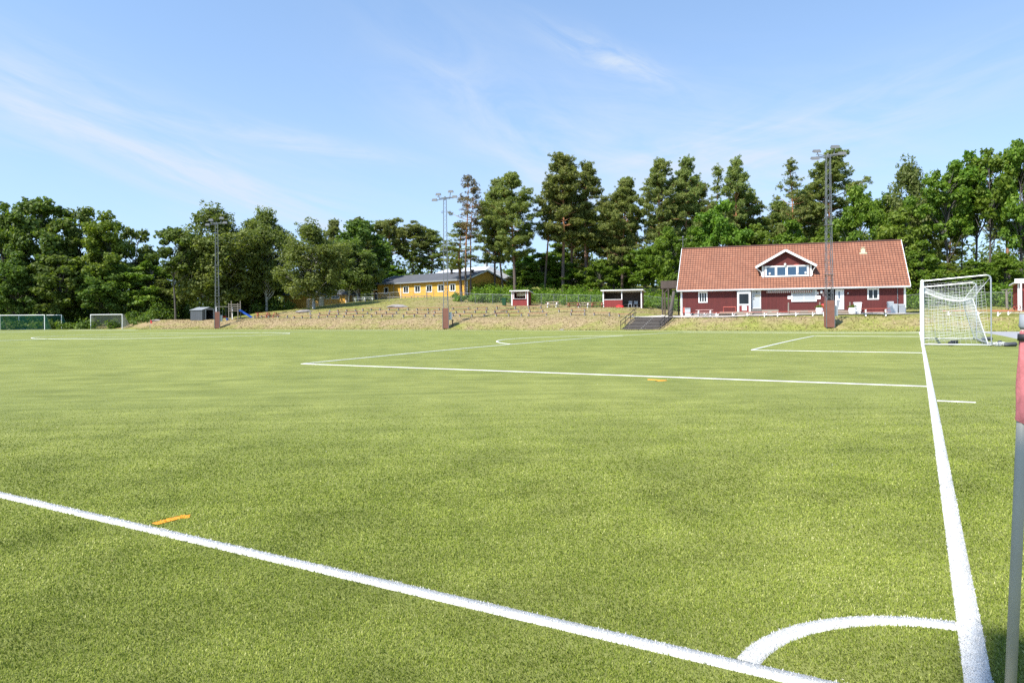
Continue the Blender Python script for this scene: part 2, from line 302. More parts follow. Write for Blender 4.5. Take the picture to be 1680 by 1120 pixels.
M = dict(
    turf=turfmat(), blades=bladesmat(), white_line=linemat('white_line_pile', (0.70, 0.69, 0.655)), orange_line=linemat('orange_line_pile', (0.80, 0.36, 0.03)),
    land=landmat(), tiles=tilemat(), mesh=fencemat(),
    asphalt=simple('pale_asphalt', (0.30, 0.30, 0.31), 0.9, 0.12, 3.0, bmp=0.3), gravel=simple('pale_gravel', (0.50, 0.46, 0.40), 0.95, 0.2, 5.0, bmp=0.4),
    red_wall=boards('falu_red_boards', (0.098, 0.014, 0.012), 0.15, 'xy'), red_hut=boards('bright_red_boards', (0.21, 0.026, 0.024), 0.13, 'xy'),
    white=simple('white_paint', (0.78, 0.78, 0.77), 0.5, 0.05), white_metal=simple('white_powder_coat', (0.80, 0.80, 0.80), 0.35, 0.04),
    galv=simple('galvanised_steel', (0.17, 0.18, 0.19), 0.5, 0.18, 9, 0.35), alu=simple('brushed_aluminium', (0.42, 0.44, 0.46), 0.35, 0.08, 9, 0.5),
    grey=simple('grey_plastic', (0.24, 0.26, 0.28), 0.55, 0.1), palegrey=simple('pale_grey_metal', (0.40, 0.43, 0.45), 0.5, 0.06),
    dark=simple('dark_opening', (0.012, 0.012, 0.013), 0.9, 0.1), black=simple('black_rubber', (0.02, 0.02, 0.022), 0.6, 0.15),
    brown_ply=simple('brown_plywood', (0.20, 0.085, 0.06), 0.7, 0.14, 2.0), deckwood=boards('weathered_planks', (0.26, 0.215, 0.17), 0.13, 2, 0.85, 0.3),
    darkwood=boards('dark_stained_wood', (0.075, 0.055, 0.045), 0.12, 0, 0.85), seat=simple('worn_red_plank', (0.33, 0.125, 0.075), 0.75, 0.25, 4.0, bmp=0.2),
    redseat=simple('red_painted_plank', (0.46, 0.10, 0.07), 0.6, 0.2, 4.0), pinkseat=simple('faded_pink_plank', (0.62, 0.42, 0.38), 0.7, 0.15, 4.0),
    concrete=simple('concrete', (0.25, 0.24, 0.23), 0.9, 0.2, 6.0, bmp=0.3), greywood=simple('grey_stair_timber', (0.15, 0.14, 0.128), 0.9, 0.25, 5.0, bmp=0.3),
    stone=simple('granite', (0.26, 0.235, 0.22), 0.9, 0.25, 3.0, bmp=0.6), yellow=boards('yellow_boards', (0.62, 0.335, 0.05), 0.16, 'xy', 0.7, 0.07),
    felt=simple('grey_roof_felt', (0.085, 0.09, 0.10), 0.8, 0.15, 1.0), metalroof=boards('pale_metal_roof', (0.60, 0.62, 0.65), 0.45, 0, 0.4, 0.05),
    shed=boards('charcoal_shed_metal', (0.065, 0.072, 0.082), 0.25, 'xy', 0.55, 0.12), glass=glassmat('window_glass'), blueglass=glassmat('dormer_glass', (0.02, 0.055, 0.11), .05, .9),
    cream=simple('cream_sheet', (0.60, 0.52, 0.36), 0.6, 0.08), net=simple('white_net_cord', (0.58, 0.59, 0.58), 0.7, 0.04), greennet=simple('green_net', (0.02, 0.14, 0.10), 0.8, 0.2),
    greynet=simple('grey_net', (0.30, 0.30, 0.27), 0.8, 0.15), pink=simple('faded_red_cloth', (0.43, 0.135, 0.145), 0.9, 0.32, 14.0, bmp=0.5), ivory=simple('ivory_pole', (0.36, 0.335, 0.28), 0.5, 0.12, 4.0),
    blueslide=simple('blue_plastic', (0.02, 0.09, 0.42), 0.4, 0.1), teal=simple('blue_tape', (0.04, 0.25, 0.45), 0.5, 0.1), bingreen=simple('dark_green_plastic', (0.012, 0.06, 0.025), 0.5, 0.15),
    lamp_body=simple('grey_lamp_housing', (0.13, 0.135, 0.14), 0.55, 0.12),
    sack=simple('dark_sack', (0.07, 0.075, 0.085), 0.8, 0.2),
    red=simple('signal_red', (0.55, 0.03, 0.03), 0.5, 0.1), oldwood=simple('grey_old_wood', (0.21, 0.185, 0.155), 0.9, 0.25, 3.0, bmp=0.3), lampglass=simple('lamp_face', (0.40, 0.38, 0.27), 0.3, 0.1),
    pine=leafmat('pine_needles', (0.090, 0.120, 0.028), (0.190, 0.230, 0.058), (0.30, 0.32, 0.095), 0.40),
    browntwig=leafmat('browned_needles', (0.09, 0.06, 0.03), (0.16, 0.115, 0.05), (0.12, 0.13, 0.05), 0.2),
    maple=leafmat('bright_leaves', (0.055, 0.11, 0.010), (0.128, 0.215, 0.020), (0.235, 0.325, 0.040), 0.45),
    lime=leafmat('yellow_green_leaves', (0.065, 0.105, 0.012), (0.145, 0.205, 0.024), (0.245, 0.30, 0.045), 0.4),
    oak=leafmat('deep_green_leaves', (0.052, 0.088, 0.016), (0.110, 0.165, 0.030), (0.20, 0.25, 0.052), 0.46),
    birch=leafmat('birch_leaves', (0.085, 0.120, 0.028), (0.168, 0.212, 0.056), (0.27, 0.30, 0.10), 0.46),
    bark_pine=barkmat('pine_bark', (0.10, 0.075, 0.06), (0.36, 0.17, 0.08), 8.0), bark_grey=barkmat('grey_bark', (0.09, 0.078, 0.065), (0.10, 0.09, 0.08), 8),
    bark_birch=barkmat('birch_bark', (0.42, 0.41, 0.39), (0.46, 0.44, 0.40), 8, (0.05, 0.045, 0.04)),
)

# ---------------------------------------------------------------- mesh helpers
class MB:
    def __init__(s): s.v = []; s.f = []; s.uv = None
    def add(s, vs, fs):
        o = len(s.v); s.v += [tuple(v) for v in vs]; s.f += [tuple(i+o for i in f) for f in fs]; return s
    def box(s, cx, cy, cz, sx, sy, sz, rz=0.0):
        """box given its centre and full sizes"""
        c, q = cos(rz), sin(rz); vs = []
        for dz in (-.5, .5):
            for dx, dy in ((-.5, -.5), (.5, -.5), (.5, .5), (-.5, .5)):
                a, b = dx*sx, dy*sy; vs.append((cx+a*c-b*q, cy+a*q+b*c, cz+dz*sz))
        return s.add(vs, [(3, 2, 1, 0), (4, 5, 6, 7), (0, 1, 5, 4), (1, 2, 6, 5), (2, 3, 7, 6), (3, 0, 4, 7)])
    def bb(s, x0, x1, y0, y1, z0, z1): return s.box((x0+x1)/2, (y0+y1)/2, (z0+z1)/2, x1-x0, y1-y0, z1-z0)
    def bar(s, p, q, wd, ht=None, up=(0, 0, 1)):
        """rectangular bar from p to q"""
        p, q = Vector(p), Vector(q); d = (q-p).normalized(); u = Vector(up)
        if abs(d.dot(u)) > 0.98: u = Vector((0, 1, 0))
        r = d.cross(u).normalized(); u = r.cross(d); ht = wd if ht is None else ht
        vs = [b + r*(i*wd/2) + u*(j*ht/2) for b in (p, q) for i, j in ((-1, -1), (1, -1), (1, 1), (-1, 1))]
        return s.add(vs, [(3, 2, 1, 0), (4, 5, 6, 7), (0, 1, 5, 4), (1, 2, 6, 5), (2, 3, 7, 6), (3, 0, 4, 7)])
    def tube(s, pts, r, n=6, caps=True):
        """tube along points; r a number or one radius per point"""
        pts = [Vector(p) for p in pts]; rs = r if isinstance(r, (list, tuple)) else [r]*len(pts)
        vs = []; fs = []; prev = None
        for i, p in enumerate(pts):
            d = (pts[min(i+1, len(pts)-1)] - pts[max(i-1, 0)])
            d = d.normalized() if d.length > 1e-9 else Vector((0, 0, 1))
            if prev is None:
                a = Vector((1, 0, 0)) if abs(d.x) < 0.9 else Vector((0, 1, 0)); a = (a - d*a.dot(d)).normalized()
            else:
                a = prev - d*prev.dot(d); a = a.normalized() if a.length > 1e-6 else Vector((1, 0, 0))
            prev = a; b = d.cross(a)
            for k in range(n):
                t = 2*pi*k/n; vs.append(p + (a*cos(t)+b*sin(t))*rs[i])
        for i in range(len(pts)-1):
            for k in range(n):
                k2 = (k+1) % n; fs.append((i*n+k, i*n+k2, (i+1)*n+k2, (i+1)*n+k))
        if caps: fs.append(tuple(range(n-1, -1, -1))); fs.append(tuple((len(pts)-1)*n+k for k in range(n)))
        return s.add(vs, fs)
    def prism(s, poly, y0, y1):
        """outline in x,z extruded from y0 to y1"""
        n = len(poly); vs = [(x, y0, z) for x, z in poly] + [(x, y1, z) for x, z in poly]
        return s.add(vs, [tuple(range(n)), tuple(range(2*n-1, n-1, -1))] + [(i, i+n, (i+1) % n+n, (i+1) % n) for i in range(n)])
    def prismx(s, poly, x0, x1):
        """outline in y,z extruded from x0 to x1"""
        n = len(poly); vs = [(x0, y, z) for y, z in poly] + [(x1, y, z) for y, z in poly]
        return s.add(vs, [tuple(range(n-1, -1, -1)), tuple(range(n, 2*n))] + [(i, (i+1) % n, (i+1) % n+n, i+n) for i in range(n)])
    def lathe(s, prof, n=14, cx=0, cy=0):
        vs = [(cx+r*cos(2*pi*k/n), cy+r*sin(2*pi*k/n), z) for r, z in prof for k in range(n)]
        fs = [(i*n+k, i*n+(k+1) % n, (i+1)*n+(k+1) % n, (i+1)*n+k) for i in range(len(prof)-1) for k in range(n)]
        fs += [tuple(range(n-1, -1, -1)), tuple((len(prof)-1)*n+k for k in range(n))]
        return s.add(vs, fs)
    def build(s, name, mat, parent=None, smooth_=False, bevel=0.0):
        me = bpy.data.meshes.new(name); me.from_pydata(s.v, [], s.f); me.update()
        me.materials.append(M[mat] if isinstance(mat, str) else mat)
        if smooth_: me.shade_smooth()
        o = bpy.data.objects.new(name, me); col.objects.link(o)
        if parent: o.parent = parent
        if bevel:
            b = o.modifiers.new('bevel', 'BEVEL'); b.width = bevel; b.segments = 2; b.limit_method = 'ANGLE'
        return o
def tag(o, label=None, cat=None, group=None, kind=None):
    for k, v in (('label', label), ('category', cat), ('group', group), ('kind', kind)):
        if v: o[k] = v
    return o
def thing(name, label, cat, loc=(0, 0, 0), rz=0.0, group=None):
    o = bpy.data.objects.new(name, None); col.objects.link(o); o.location = loc; o.rotation_euler = (0, 0, rz); o.empty_display_size = 0.2
    return tag(o, label, cat, group)
def dup(root, loc, rz=0.0, label=None, scale=None, group=None):
    """a thing copied with its parts and their sub-parts"""
    def rec(o, par):
        c = o.copy(); col.objects.link(c)
        if par: c.parent = par
        for ch in kids.get(o.name, ()): rec(ch, c)
        return c
    kids = {}
    stack = [root]
    while stack:
        o = stack.pop(); kids[o.name] = list(o.children); stack += kids[o.name]
    r = rec(root, None); r.location = loc; r.rotation_euler = (0, 0, rz)
    if scale: r.scale = scale
    if label: r['label'] = label
    if group: r['group'] = group
    return r
def np_mesh(name, verts, quads, mat, attrs=(), parent=None):
    """mesh straight from arrays; attrs = (name, per-vertex values)"""
    me = bpy.data.meshes.new(name); nv = len(verts); nf, k = quads.shape
    me.vertices.add(nv); me.vertices.foreach_set('co', np.ascontiguousarray(verts, np.float32).ravel())
    me.loops.add(nf*k); me.loops.foreach_set('vertex_index', np.ascontiguousarray(quads, np.int32).ravel())
    me.polygons.add(nf); me.polygons.foreach_set('loop_start', np.arange(0, nf*k, k, dtype=np.int32))
    for an, av in attrs:
        a = me.attributes.new(an, 'FLOAT', 'POINT'); a.data.foreach_set('value', np.ascontiguousarray(av, np.float32))
    me.update(calc_edges=True)
    me.materials.append(M[mat] if isinstance(mat, str) else mat)
    o = bpy.data.objects.new(name, me); col.objects.link(o)
    if parent: o.parent = parent
    return o
def grid_mesh(name, xs, ys, zf, mat, attr=None):
    """height sheet laid out on the pitch's own axes"""
    X, Y = np.meshgrid(xs, ys); Z = zf(X, Y)
    wx = (X-FCX)*CT + (Y-FCY)*ST; wy = -(X-FCX)*ST + (Y-FCY)*CT
    nx, ny = len(xs), len(ys); i = np.arange(nx*ny).reshape(ny, nx)
    q = np.stack([i[:-1, :-1], i[:-1, 1:], i[1:, 1:], i[1:, :-1]], -1).reshape(-1, 4)
    o = np_mesh(name, np.stack([wx, wy, Z], -1).reshape(-1, 3), q, mat, [('green', attr(X, Y).ravel())] if attr else ())
    o.data.shade_smooth(); return o

# ---------------------------------------------------------------- ground, pitch, paths
xs = np.unique(np.concatenate([np.arange(-1500, -220, 80), np.arange(-220, -135, 5), np.arange(-135, 30, 0.8), np.arange(30, 90, 4), np.arange(90, 1500, 90)]))
ys = np.unique(np.concatenate([np.arange(-1400, -60, 80), np.arange(-60, FW, 6), np.arange(FW, FW+24, 0.6), np.arange(FW+24, FW+60, 2.0), np.arange(FW+60, FW+160, 10), np.arange(FW+160, 1800, 90)]))
def land_sheet(X, Y):
    z = land(X, Y); under = smooth(FW+2.7, FW+2.2, Y)
    return np.where(Y < FW+2.5, np.minimum(z, -0.06), z)
def greenness(X, Y):
    d = Y-FW
    g = 0.03 + 0.14*smooth(-40, -8, X) - 0.10*smooth(4.0, 5.5, d)*(1-smooth(7, 8.5, d))*(1-0.6*smooth(-14, 0, X)) + 0.28*smooth(34, 40, d)
    g = g + 0.30*smooth(-88, -98, X)*smooth(9, 12, d) + 0.14*(1-smooth(2.4, 4.0, d)) + 0.16*smooth(14, 18, d)*smooth(-62, -84, X)
    return g
tag(grid_mesh('ground', xs, ys, land_sheet, 'land', greenness), kind='structure')
xs = np.concatenate([np.arange(-131, -20, 1.5), np.arange(-20, 3.9, 0.4), [3.9]]); ys = np.concatenate([np.arange(-9, 8, 0.4), np.arange(8, FW+2.5, 1.2), [FW+2.5]])
pitch = tag(grid_mesh('pitch', xs, ys, lambda X, Y: crown(X, Y), 'turf'), kind='structure')
xs = np.arange(3.9, 16.1, 1.2); ys = np.concatenate([np.arange(-9, FW+2, 1.5), [FW+2.6]])
tag(grid_mesh('asphalt_path', xs, ys, lambda X, Y: crown(X, Y)*0+0.005-0.01*(X > 4.2), 'asphalt'), kind='structure')

def strip(pts, wd):
    """marking strip along field points, laid 4 mm over the pile"""
    P = np.array(pts, float); t = np.gradient(P, axis=0); t /= np.linalg.norm(t, axis=1)[:, None]; n = np.stack([-t[:, 1], t[:, 0]], 1)
    L, R = P+n*wd/2, P-n*wd/2; V = np.concatenate([L, R]); k = len(P)
    wx = (V[:, 0]-FCX)*CT + (V[:, 1]-FCY)*ST; wy = -(V[:, 0]-FCX)*ST + (V[:, 1]-FCY)*CT
    z = crown(V[:, 0], V[:, 1]); far = np.hypot(wx, wy) > 11; T = np.stack([wx, wy, z+np.where(far, 0.009, 0.004)], 1); G = np.stack([wx, wy, z-.01], 1)
    q = [[i+k, i+1+k, i+1, i] for i in range(k-1)] + [[i, i+1, i+1+2*k, i+2*k] for i in range(k-1)] + [[i+1+k, i+k, i+3*k, i+1+3*k] for i in range(k-1)]
    return np.concatenate([T, G]), np.array(q)
def seg(a, b): 
    n = max(2, int(math.dist(a, b)/0.5)+1); return np.stack([np.linspace(a[0], b[0], n), np.linspace(a[1], b[1], n)], 1)
def arc(c, r, a0, a1, n=60):
    t = np.linspace(a0, a1, n); return np.stack([c[0]+r*np.cos(t), c[1]+r*np.sin(t)], 1)
LW = 0.105; lh = LW/2; MC = FW/2
WHITE = [seg((-FL, lh), (0, lh)), seg((-lh, 2*lh), (-lh, FW)), seg((-FL, FW-lh), (-2*lh, FW-lh)), seg((-FL+lh, 2*lh), (-FL+lh, FW-2*lh)),
         arc((0, 0), 1.0-lh, pi/2+0.115, pi-0.115, 30), arc((0, FW), 1.0-lh, pi+0.115, 1.5*pi-0.115, 20)]
for g0, sg in ((0, 1), (-FL, -1)):
    for dep, half in ((16.44, 20.11), (5.45, 9.11)):
        a, b = (g0-sg*2*lh, MC-half), (g0-sg*dep, MC-half)
        WHITE += [seg(a, b), seg((g0-sg*2*lh, MC+half), (g0-sg*dep, MC+half)), seg((g0-sg*dep, MC-half+lh), (g0-sg*dep, MC+half-lh))]
    q = math.acos((16.5-11)/9.15)
    WHITE.append(arc((g0-sg*11, MC), 9.1, (pi if sg > 0 else 0)-q+0.012, (pi if sg > 0 else 0)+q-0.012, 50))
WHITE += [seg((-FL/2, 2*lh), (-FL/2, FW-2*lh)), arc((-FL/2, MC), 9.15, 0, 2*pi, 100)]
TICK = [seg((0.01, 10.05), (0.53, 10.05))]
def px_field(px, py):                                    # painted marks measured on the picture, taken down on the pile
    D = CAMH*FOC/(py-hz(px)); D = (CAMH-float(crown(*inv(at(px, D), D))))*FOC/(py-hz(px)); return inv(at(px, D), D)
def marking(name, lines, wd, mat):
    vs, fs, o = [], [], 0
    for l in lines:
        v, f = strip(l, wd); vs.append(v); fs.append(f+o); o += len(v)
    return tag(np_mesh(name, np.concatenate(vs), np.concatenate(fs), mat), kind='structure')
marking('pitch_markings', WHITE, LW, 'white_line'); marking('corner_tick', TICK, 0.07, 'white_line')
oa, ob, oc = px_field(250, 860), px_field(292, 848.5), px_field(309, 846.5)
ORANGE = [np.array([oa, ob, oc]), seg(px_field(1063, 620.6), px_field(1091, 622)), seg(px_field(1076, 623.4), px_field(1091, 622))]
marking('orange_marks', ORANGE[:1], 0.085, 'orange_line'); marking('orange_marks', ORANGE[1:], 0.10, 'orange_line')

# blades of the near pile, standing through the markings so that their edges are ragged
def pile():
    rng = np.random.default_rng(11); N = 900000
    D0, D1, e = 2.35, 15.0, 0.45
    u = rng.random(N); D = (D0**e + u*(D1**e-D0**e))**(1/e); x = (rng.random(N)*2-1)*(0.80*D+0.3)
    X = x*CT - D*ST + FCX; Y = x*ST + D*CT + FCY
    ok = (X < 3.8) & (Y > -8.8) & (rng.random(N) > smooth(4.0, 14.0, D)); x, D, X, Y = x[ok], D[ok], X[ok], Y[ok]; n = len(x)
    paint = np.zeros(n)
    paint[((np.abs(Y-lh) < lh) & (X < 0)) | ((np.abs(X+lh) < lh) & (Y > 0))] = 0.6
    r = np.hypot(X, Y); paint[(np.abs(r-(1-lh)) < lh) & (X < 0) & (Y > 0)] = 0.6
    paint[(np.abs(Y-10.05) < 0.035) & (X > 0) & (X < 0.53)] = 0.6
    for a, b in ((oa, ob), (ob, oc)):
        a, b = np.array(a), np.array(b); L = np.linalg.norm(b-a); t = (b-a)/L
        s = (X-a[0])*t[0]+(Y-a[1])*t[1]; q = np.abs((X-a[0])*-t[1]+(Y-a[1])*t[0]); paint[(s > 0) & (s < L) & (q < 0.042)] = 0.9
    k = np.clip(D/3.2, 0.9, 1.9)
    az = rng.random(n)*2*pi; flow = 1.2*vnoise(X, Y, 0.45, 2) + 0.9*vnoise(X, Y, 1.9, 4) + 2.0; az = np.where(rng.random(n) < 0.55, flow+rng.normal(0, 0.7, n), az)
    lean = rng.uniform(0.35, 1.35, n); ln = rng.uniform(0.007, 0.0165, n)*(0.9+.12*k); wd = rng.uniform(0.0012, 0.0023, n)*k
    dx, dy = np.cos(az), np.sin(az); z0 = crown(X, Y)-0.002
    base = np.stack([x, D, z0], 1); side = np.stack([-dy, dx, dx*0], 1)*wd[:, None]
    tip = base + np.stack([dx*np.sin(lean)*ln, dy*np.sin(lean)*ln, np.cos(lean)*ln+0.003], 1)
    mid = base*0.45+tip*0.55; mid[:, 2] += ln*0.12
    V = np.stack([base-side, base+side, mid+side*0.85, tip, mid-side*0.85], 1).reshape(-1, 3)
    F = np.arange(n*5).reshape(n, 5)
    tone = np.clip(rng.beta(2.0, 2.4, n) + .07*vnoise(X, Y, .35, 21) + .06*vnoise(X, Y, 2.1, 22) + .05*vnoise(X*3.1, Y*.6, 1.3, 23), 0, 1)
    o = np_mesh('turf_blades', V, F, 'blades', [('tone', np.repeat(tone, 5)), ('paint', np.repeat(paint, 5))])
    return tag(o, 'short green and white plastic grass blades of the near pitch', 'grass', kind='stuff')
pile()
def litter():
    rng = np.random.default_rng(31); n = 70; D = 2.6+rng.random(n)**1.6*22; x = (rng.random(n)*2-1)*.75*D; X = x*CT-D*ST+FCX; Y = x*ST+D*CT+FCY
    z = crown(X, Y)+.014; a = rng.random(n)*6.28; L = rng.uniform(.004, .012, n); wd_ = L*rng.uniform(.25, .6, n)
    t = np.stack([np.cos(a), np.sin(a), rng.normal(0, .2, n)], 1)*L[:, None]; b = np.stack([-np.sin(a), np.cos(a), rng.normal(0, .2, n)], 1)*wd_[:, None]; c = np.stack([x, D, z], 1)
    m, nt, bs = nodes('dry_leaf_scraps'); at_ = nt.nodes.new('ShaderNodeAttribute'); at_.attribute_name = 'tone'
    nt.links.new(ramp(nt, at_.outputs['Fac'], [(0, (.16, .09, .04)), (.5, (.45, .33, .14)), (.8, (.62, .58, .48)), (1, (.7, .7, .66))]), bs.inputs['Base Color'])
    tag(np_mesh('leaf_litter', np.stack([c-t, c+b, c+t, c-b], 1).reshape(-1, 3), np.arange(n*4).reshape(n, 4), m, [('tone', np.repeat(rng.random(n), 4))]), 'tiny dry leaf scraps lying on the turf', 'litter', kind='stuff')
litter()
# dry grass standing on the bank and between the benches
def tufts():
    rng = np.random.default_rng(5); N = 48000
    X = rng.uniform(-112, 16, N); d = 2.4 + rng.random(N)**1.5*28; Y = FW+d
    keep = ~((X > -24.5) & (d > 7.6)) & ~((X > 3) & (d > 6.9)) | ((X > -24) & (d > 22)); X, Y, d = X[keep], Y[keep], d[keep]; n = len(X)
    wx = (X-FCX)*CT + (Y-FCY)*ST; wy = -(X-FCX)*ST + (Y-FCY)*CT; z = land(X, Y)
    az = rng.random(n)*pi; h = rng.uniform(0.02, 0.075, n)*np.where((d > 3.4) & (d < 7.6), 1.6, 1); wd = rng.uniform(0.03, 0.08, n)
    s = np.stack([np.cos(az)*wd, np.sin(az)*wd, 0*az], 1); b = np.stack([wx, wy, z-0.03], 1)
    t = b + np.stack([rng.normal(0, 0.06, n), rng.normal(0, 0.06, n), h+0.03], 1)
    V = np.stack([b-s, b+s, t+s*0.5, t-s*0.3], 1).reshape(-1, 3)
    g = greenness(X, Y)+0.5+0.25*vnoise(X, Y, 3.0, 9)
    tone = np.clip(1.45-g*1.5+rng.normal(0, 0.2, n), 0, 1)
    m, nt, bs = nodes('standing_dry_grass'); a = nt.nodes.new('ShaderNodeAttribute'); a.attribute_name = 'tone'
    nt.links.new(ramp(nt, a.outputs['Fac'], [(0, (0.16, 0.18, 0.04)), (0.4, (0.26, 0.24, 0.08)), (0.7, (0.30, 0.23, 0.122)), (1, (0.38, 0.295, 0.175))]), bs.inputs['Base Color'])
    bs.inputs['Roughness'].default_value = 0.9; bs.inputs['Specular IOR Level'].default_value = 0.1
    tag(np_mesh('bank_grass', V, np.arange(n*4).reshape(n, 4), m, [('tone', np.repeat(tone, 4))]), 'dry straw coloured grass on the bank beyond the pitch', 'grass', kind='stuff')
tufts()

# ---------------------------------------------------------------- clubhouse
def frame_rect(mb, x0, x1, z0, z1, y, t, dep):
    """window casing: four boards butted round an opening, standing dep proud of y"""
    mb.bb(x0-t, x0, y-dep, y, z0, z1); mb.bb(x1, x1+t, y-dep, y, z0, z1)
    mb.bb(x0-t, x1+t, y-dep-.004, y, z1, z1+t); mb.bb(x0-t, x1+t, y-dep-.012, y, z0-t, z0)
def window(parent, x0, x1, z0, z1, y=0.0, n=2, t=0.10, glass='glass', frame='white'):
    wv = MB(); frame_rect(wv, x0, x1, z0, z1, y, t, 0.05)
    wo = wv.build('window', frame, parent)
    s = MB(); dw = (x1-x0)/n
    for i in range(n):
        a, b = x0+i*dw, x0+(i+1)*dw; f = 0.035
        s.bb(a, a+f, y-.03, y-.002, z0, z1); s.bb(b-f, b, y-.03, y-.002, z0, z1); s.bb(a+f, b-f, y-.03, y-.002, z1-f, z1); s.bb(a+f, b-f, y-.03, y-.002, z0, z0+f)
    s.build('sash', frame, wo)
    MB().bb(x0, x1, y-.012, y-.001, z0, z1).build('pane', glass, wo)
    return wo
CPHI = radians(20); CLEN = 23.16; CX0, CD0, CZ = 19.65, 82.3, 1.60
def fac(px, py, yoff=0.0):
    """where a facade pixel lies on the clubhouse front: along and up"""
    c, s = cos(CPHI), sin(CPHI); u = (px-840)/FOC
    lx = (u*(CD0+yoff*c) - CX0 - yoff*s)/(c+s*u); D = CD0 - lx*s + yoff*c
    return lx, (hz(px)-py)*D/FOC + CAMH - CZ
def tiled(name, P, parent):
    """tiled slope: corner points anticlockwise from the lower left; real rounded tile rows as shallow steps"""
    P = [Vector(p) for p in P]; lu = (P[1]-P[0]).length; lv = (P[3]-P[0]).length
    nrm = (P[1]-P[0]).cross(P[3]-P[0]).normalized()
    me = bpy.data.meshes.new(name); vs, fs, uv = [], [], []
    rows = max(1, int(lv/0.36)); 
    for r in range(rows):
        a, b = r/rows, (r+1)/rows
        for k, (t, lift) in enumerate(((a, 0.055), (b, 0.02))):
            for e in (0, 1):
                q = P[0].lerp(P[1], e).lerp(P[3].lerp(P[2], e), t) + nrm*lift; vs.append(q); uv.append((lu*e, lv*t))
        o = r*4; fs.append((o, o+1, o+3, o+2))
        if r: fs.append((o-2, o-1, o+1, o))
    n0 = len(vs)
    for (i, e, t) in ((0, 0, 0), (1, 1, 0), (2, 1, 1), (3, 0, 1)): vs.append(P[i]-nrm*0.06); uv.append((lu*e, lv*t))
    fs.append((n0+3, n0+2, n0+1, n0)); fs.append((n0, n0+1, 1, 0))
    me.from_pydata([tuple(v) for v in vs], [], fs); ul = me.uv_layers.new(name='UVMap')
    for lp in me.loops: ul.data[lp.index].uv = uv[lp.vertex_index]
    me.materials.append(M['tiles']); o = bpy.data.objects.new(name, me); col.objects.link(o); o.parent = parent
    return o
def clubhouse():
    t = thing('clubhouse', 'long dark red timber clubhouse with tiled roof, white trim and a wide dormer', 'clubhouse', (CX0, CD0, CZ), -CPHI)
    L, W = CLEN, 9.9; EZ, RZ = 2.80, 8.05; OV = 0.5; sl = (RZ-EZ)/(W/2+OV)
    wz = EZ + OV*sl - 0.09
    b = MB(); b.bb(0, L, 0, 0.2, -0.6, wz); b.bb(0, L, W-.2, W, -0.6, wz)
    for x0, x1 in ((0, .2), (L-.2, L)): b.prismx([(0.2, -0.6), (W-.2, -0.6), (W-.2, wz+.2*sl), (W/2, RZ-.12), (0.2, wz+.2*sl)], x0, x1)
    b.build('wall', 'red_wall', t)
    pl = MB(); pl.bb(-.01, L+.01, -.02, 0, -0.6, 0.12); pl.build('plinth', 'concrete', t)
    x0, x1 = -0.38, L+0.38
    rf = tiled('roof', [(x0, -OV, EZ), (x1, -OV, EZ), (x1, W/2, RZ), (x0, W/2, RZ)], t)
    tiled('roof_slope', [(x1, W+OV, EZ), (x0, W+OV, EZ), (x0, W/2, RZ), (x1, W/2, RZ)], rf)
    MB().tube([(x0, W/2, RZ+.05), (x1, W/2, RZ+.05)], .11, 8).build('ridge_cap', 'tiles', rf)
    for x in (x0, x1):
        bd = MB()
        for sg, ya in ((1, -OV), (-1, W+OV)):
            bd.bar((x, ya-sg*.03, EZ-.03), (x, W/2, RZ+.02), 0.05, 0.24, (0, -sl*sg, 1))
        bd.build('bargeboard', 'white', t)
    g = MB(); g.bb(x0, x1, -OV-.03, -OV-.004, EZ-.16, EZ-.01); g.bb(x0+.05, x1-.05, -OV, -.002, EZ-.15, EZ-.12); g.build('eave_board', 'white', t)
    g = MB(); g.tube([(x0, -OV-.09, EZ-.04), (x1, -OV-.09, EZ-.05)], .055, 8); g.build('gutter', 'white_metal', t)
    for xa, xb in ((-.02, .17), (L-.17, L+.02)): MB().bb(xa, xb, -.03, -.002, -.2, EZ-.15).build('corner_board', 'white', t)
    # windows, booth, doors, hatch
    a0, zt = fac(1147.5, 480.5); a1, zb = fac(1159.5, 496.5); window(t, a0, a1, zb+.1, EZ-.28, 0, 3)
    a0, zt = fac(1425, 475); a1, zb = fac(1440.5, 491); window(t, a0, a1, zb+.08, EZ-.28, 0, 2)
    a0, _ = fac(1210, 495); a1, _ = fac(1232, 495); zt = EZ-.2; y = -.45
    bo = MB(); bo.bb(a0+.12, a1-.12, y, -.002, .0, 0.98); bo = bo.build('booth', 'red_hut', t)
    fo = MB(); fo.bb(a0, a0+.2, y-.03, -.002, 0, zt-.3); fo.bb(a1-.2, a1, y-.03, -.002, 0, zt-.3); fo.bb(a0, a1, y-.04, -.002, zt-.3, zt); fo.bb(a0+.2, a1-.2, y-.035, -.002, .98, 1.14); bw = fo.build('booth_window', 'white', t)
    MB().bb(a0+.2, a1-.2, y+.02, y+.04, 1.14, zt-.3).build('pane', 'glass', bw)
    MB().bb(a0+.5, a1-.42, y-.018, y-.002, .42, .92).build('notice', 'white', bo)
    MB().bb(a0-.1, a1+.1, y-.15, -.002, zt+.002, zt+.05).build('booth_roof', 'felt', t)
    a0, zt = fac(1233.5, 478.5); a1, zb = fac(1248, 506); zb = max(zb, .22)
    fo = MB(); frame_rect(fo, a0+.08, a1-.05, zb+.1, zb+2.12, 0, .09, .05); fo.build('door_frame', 'white', t)
    d = MB().bb(a0+.08, a1-.05, -.03, -.001, zb+.1, zb+2.12).build('door', 'palegrey', t)
    m_ = (a0+a1)/2
    MB().bb(m_-.12, m_+.42, -.04, -.031, zb+1.3, zb+1.56).build('door_sign', 'cream', d)
    MB().bb(m_+.02, m_+.10, -.04, -.031, zb+1.72, zb+1.92).build('door_mark', 'dark', d)
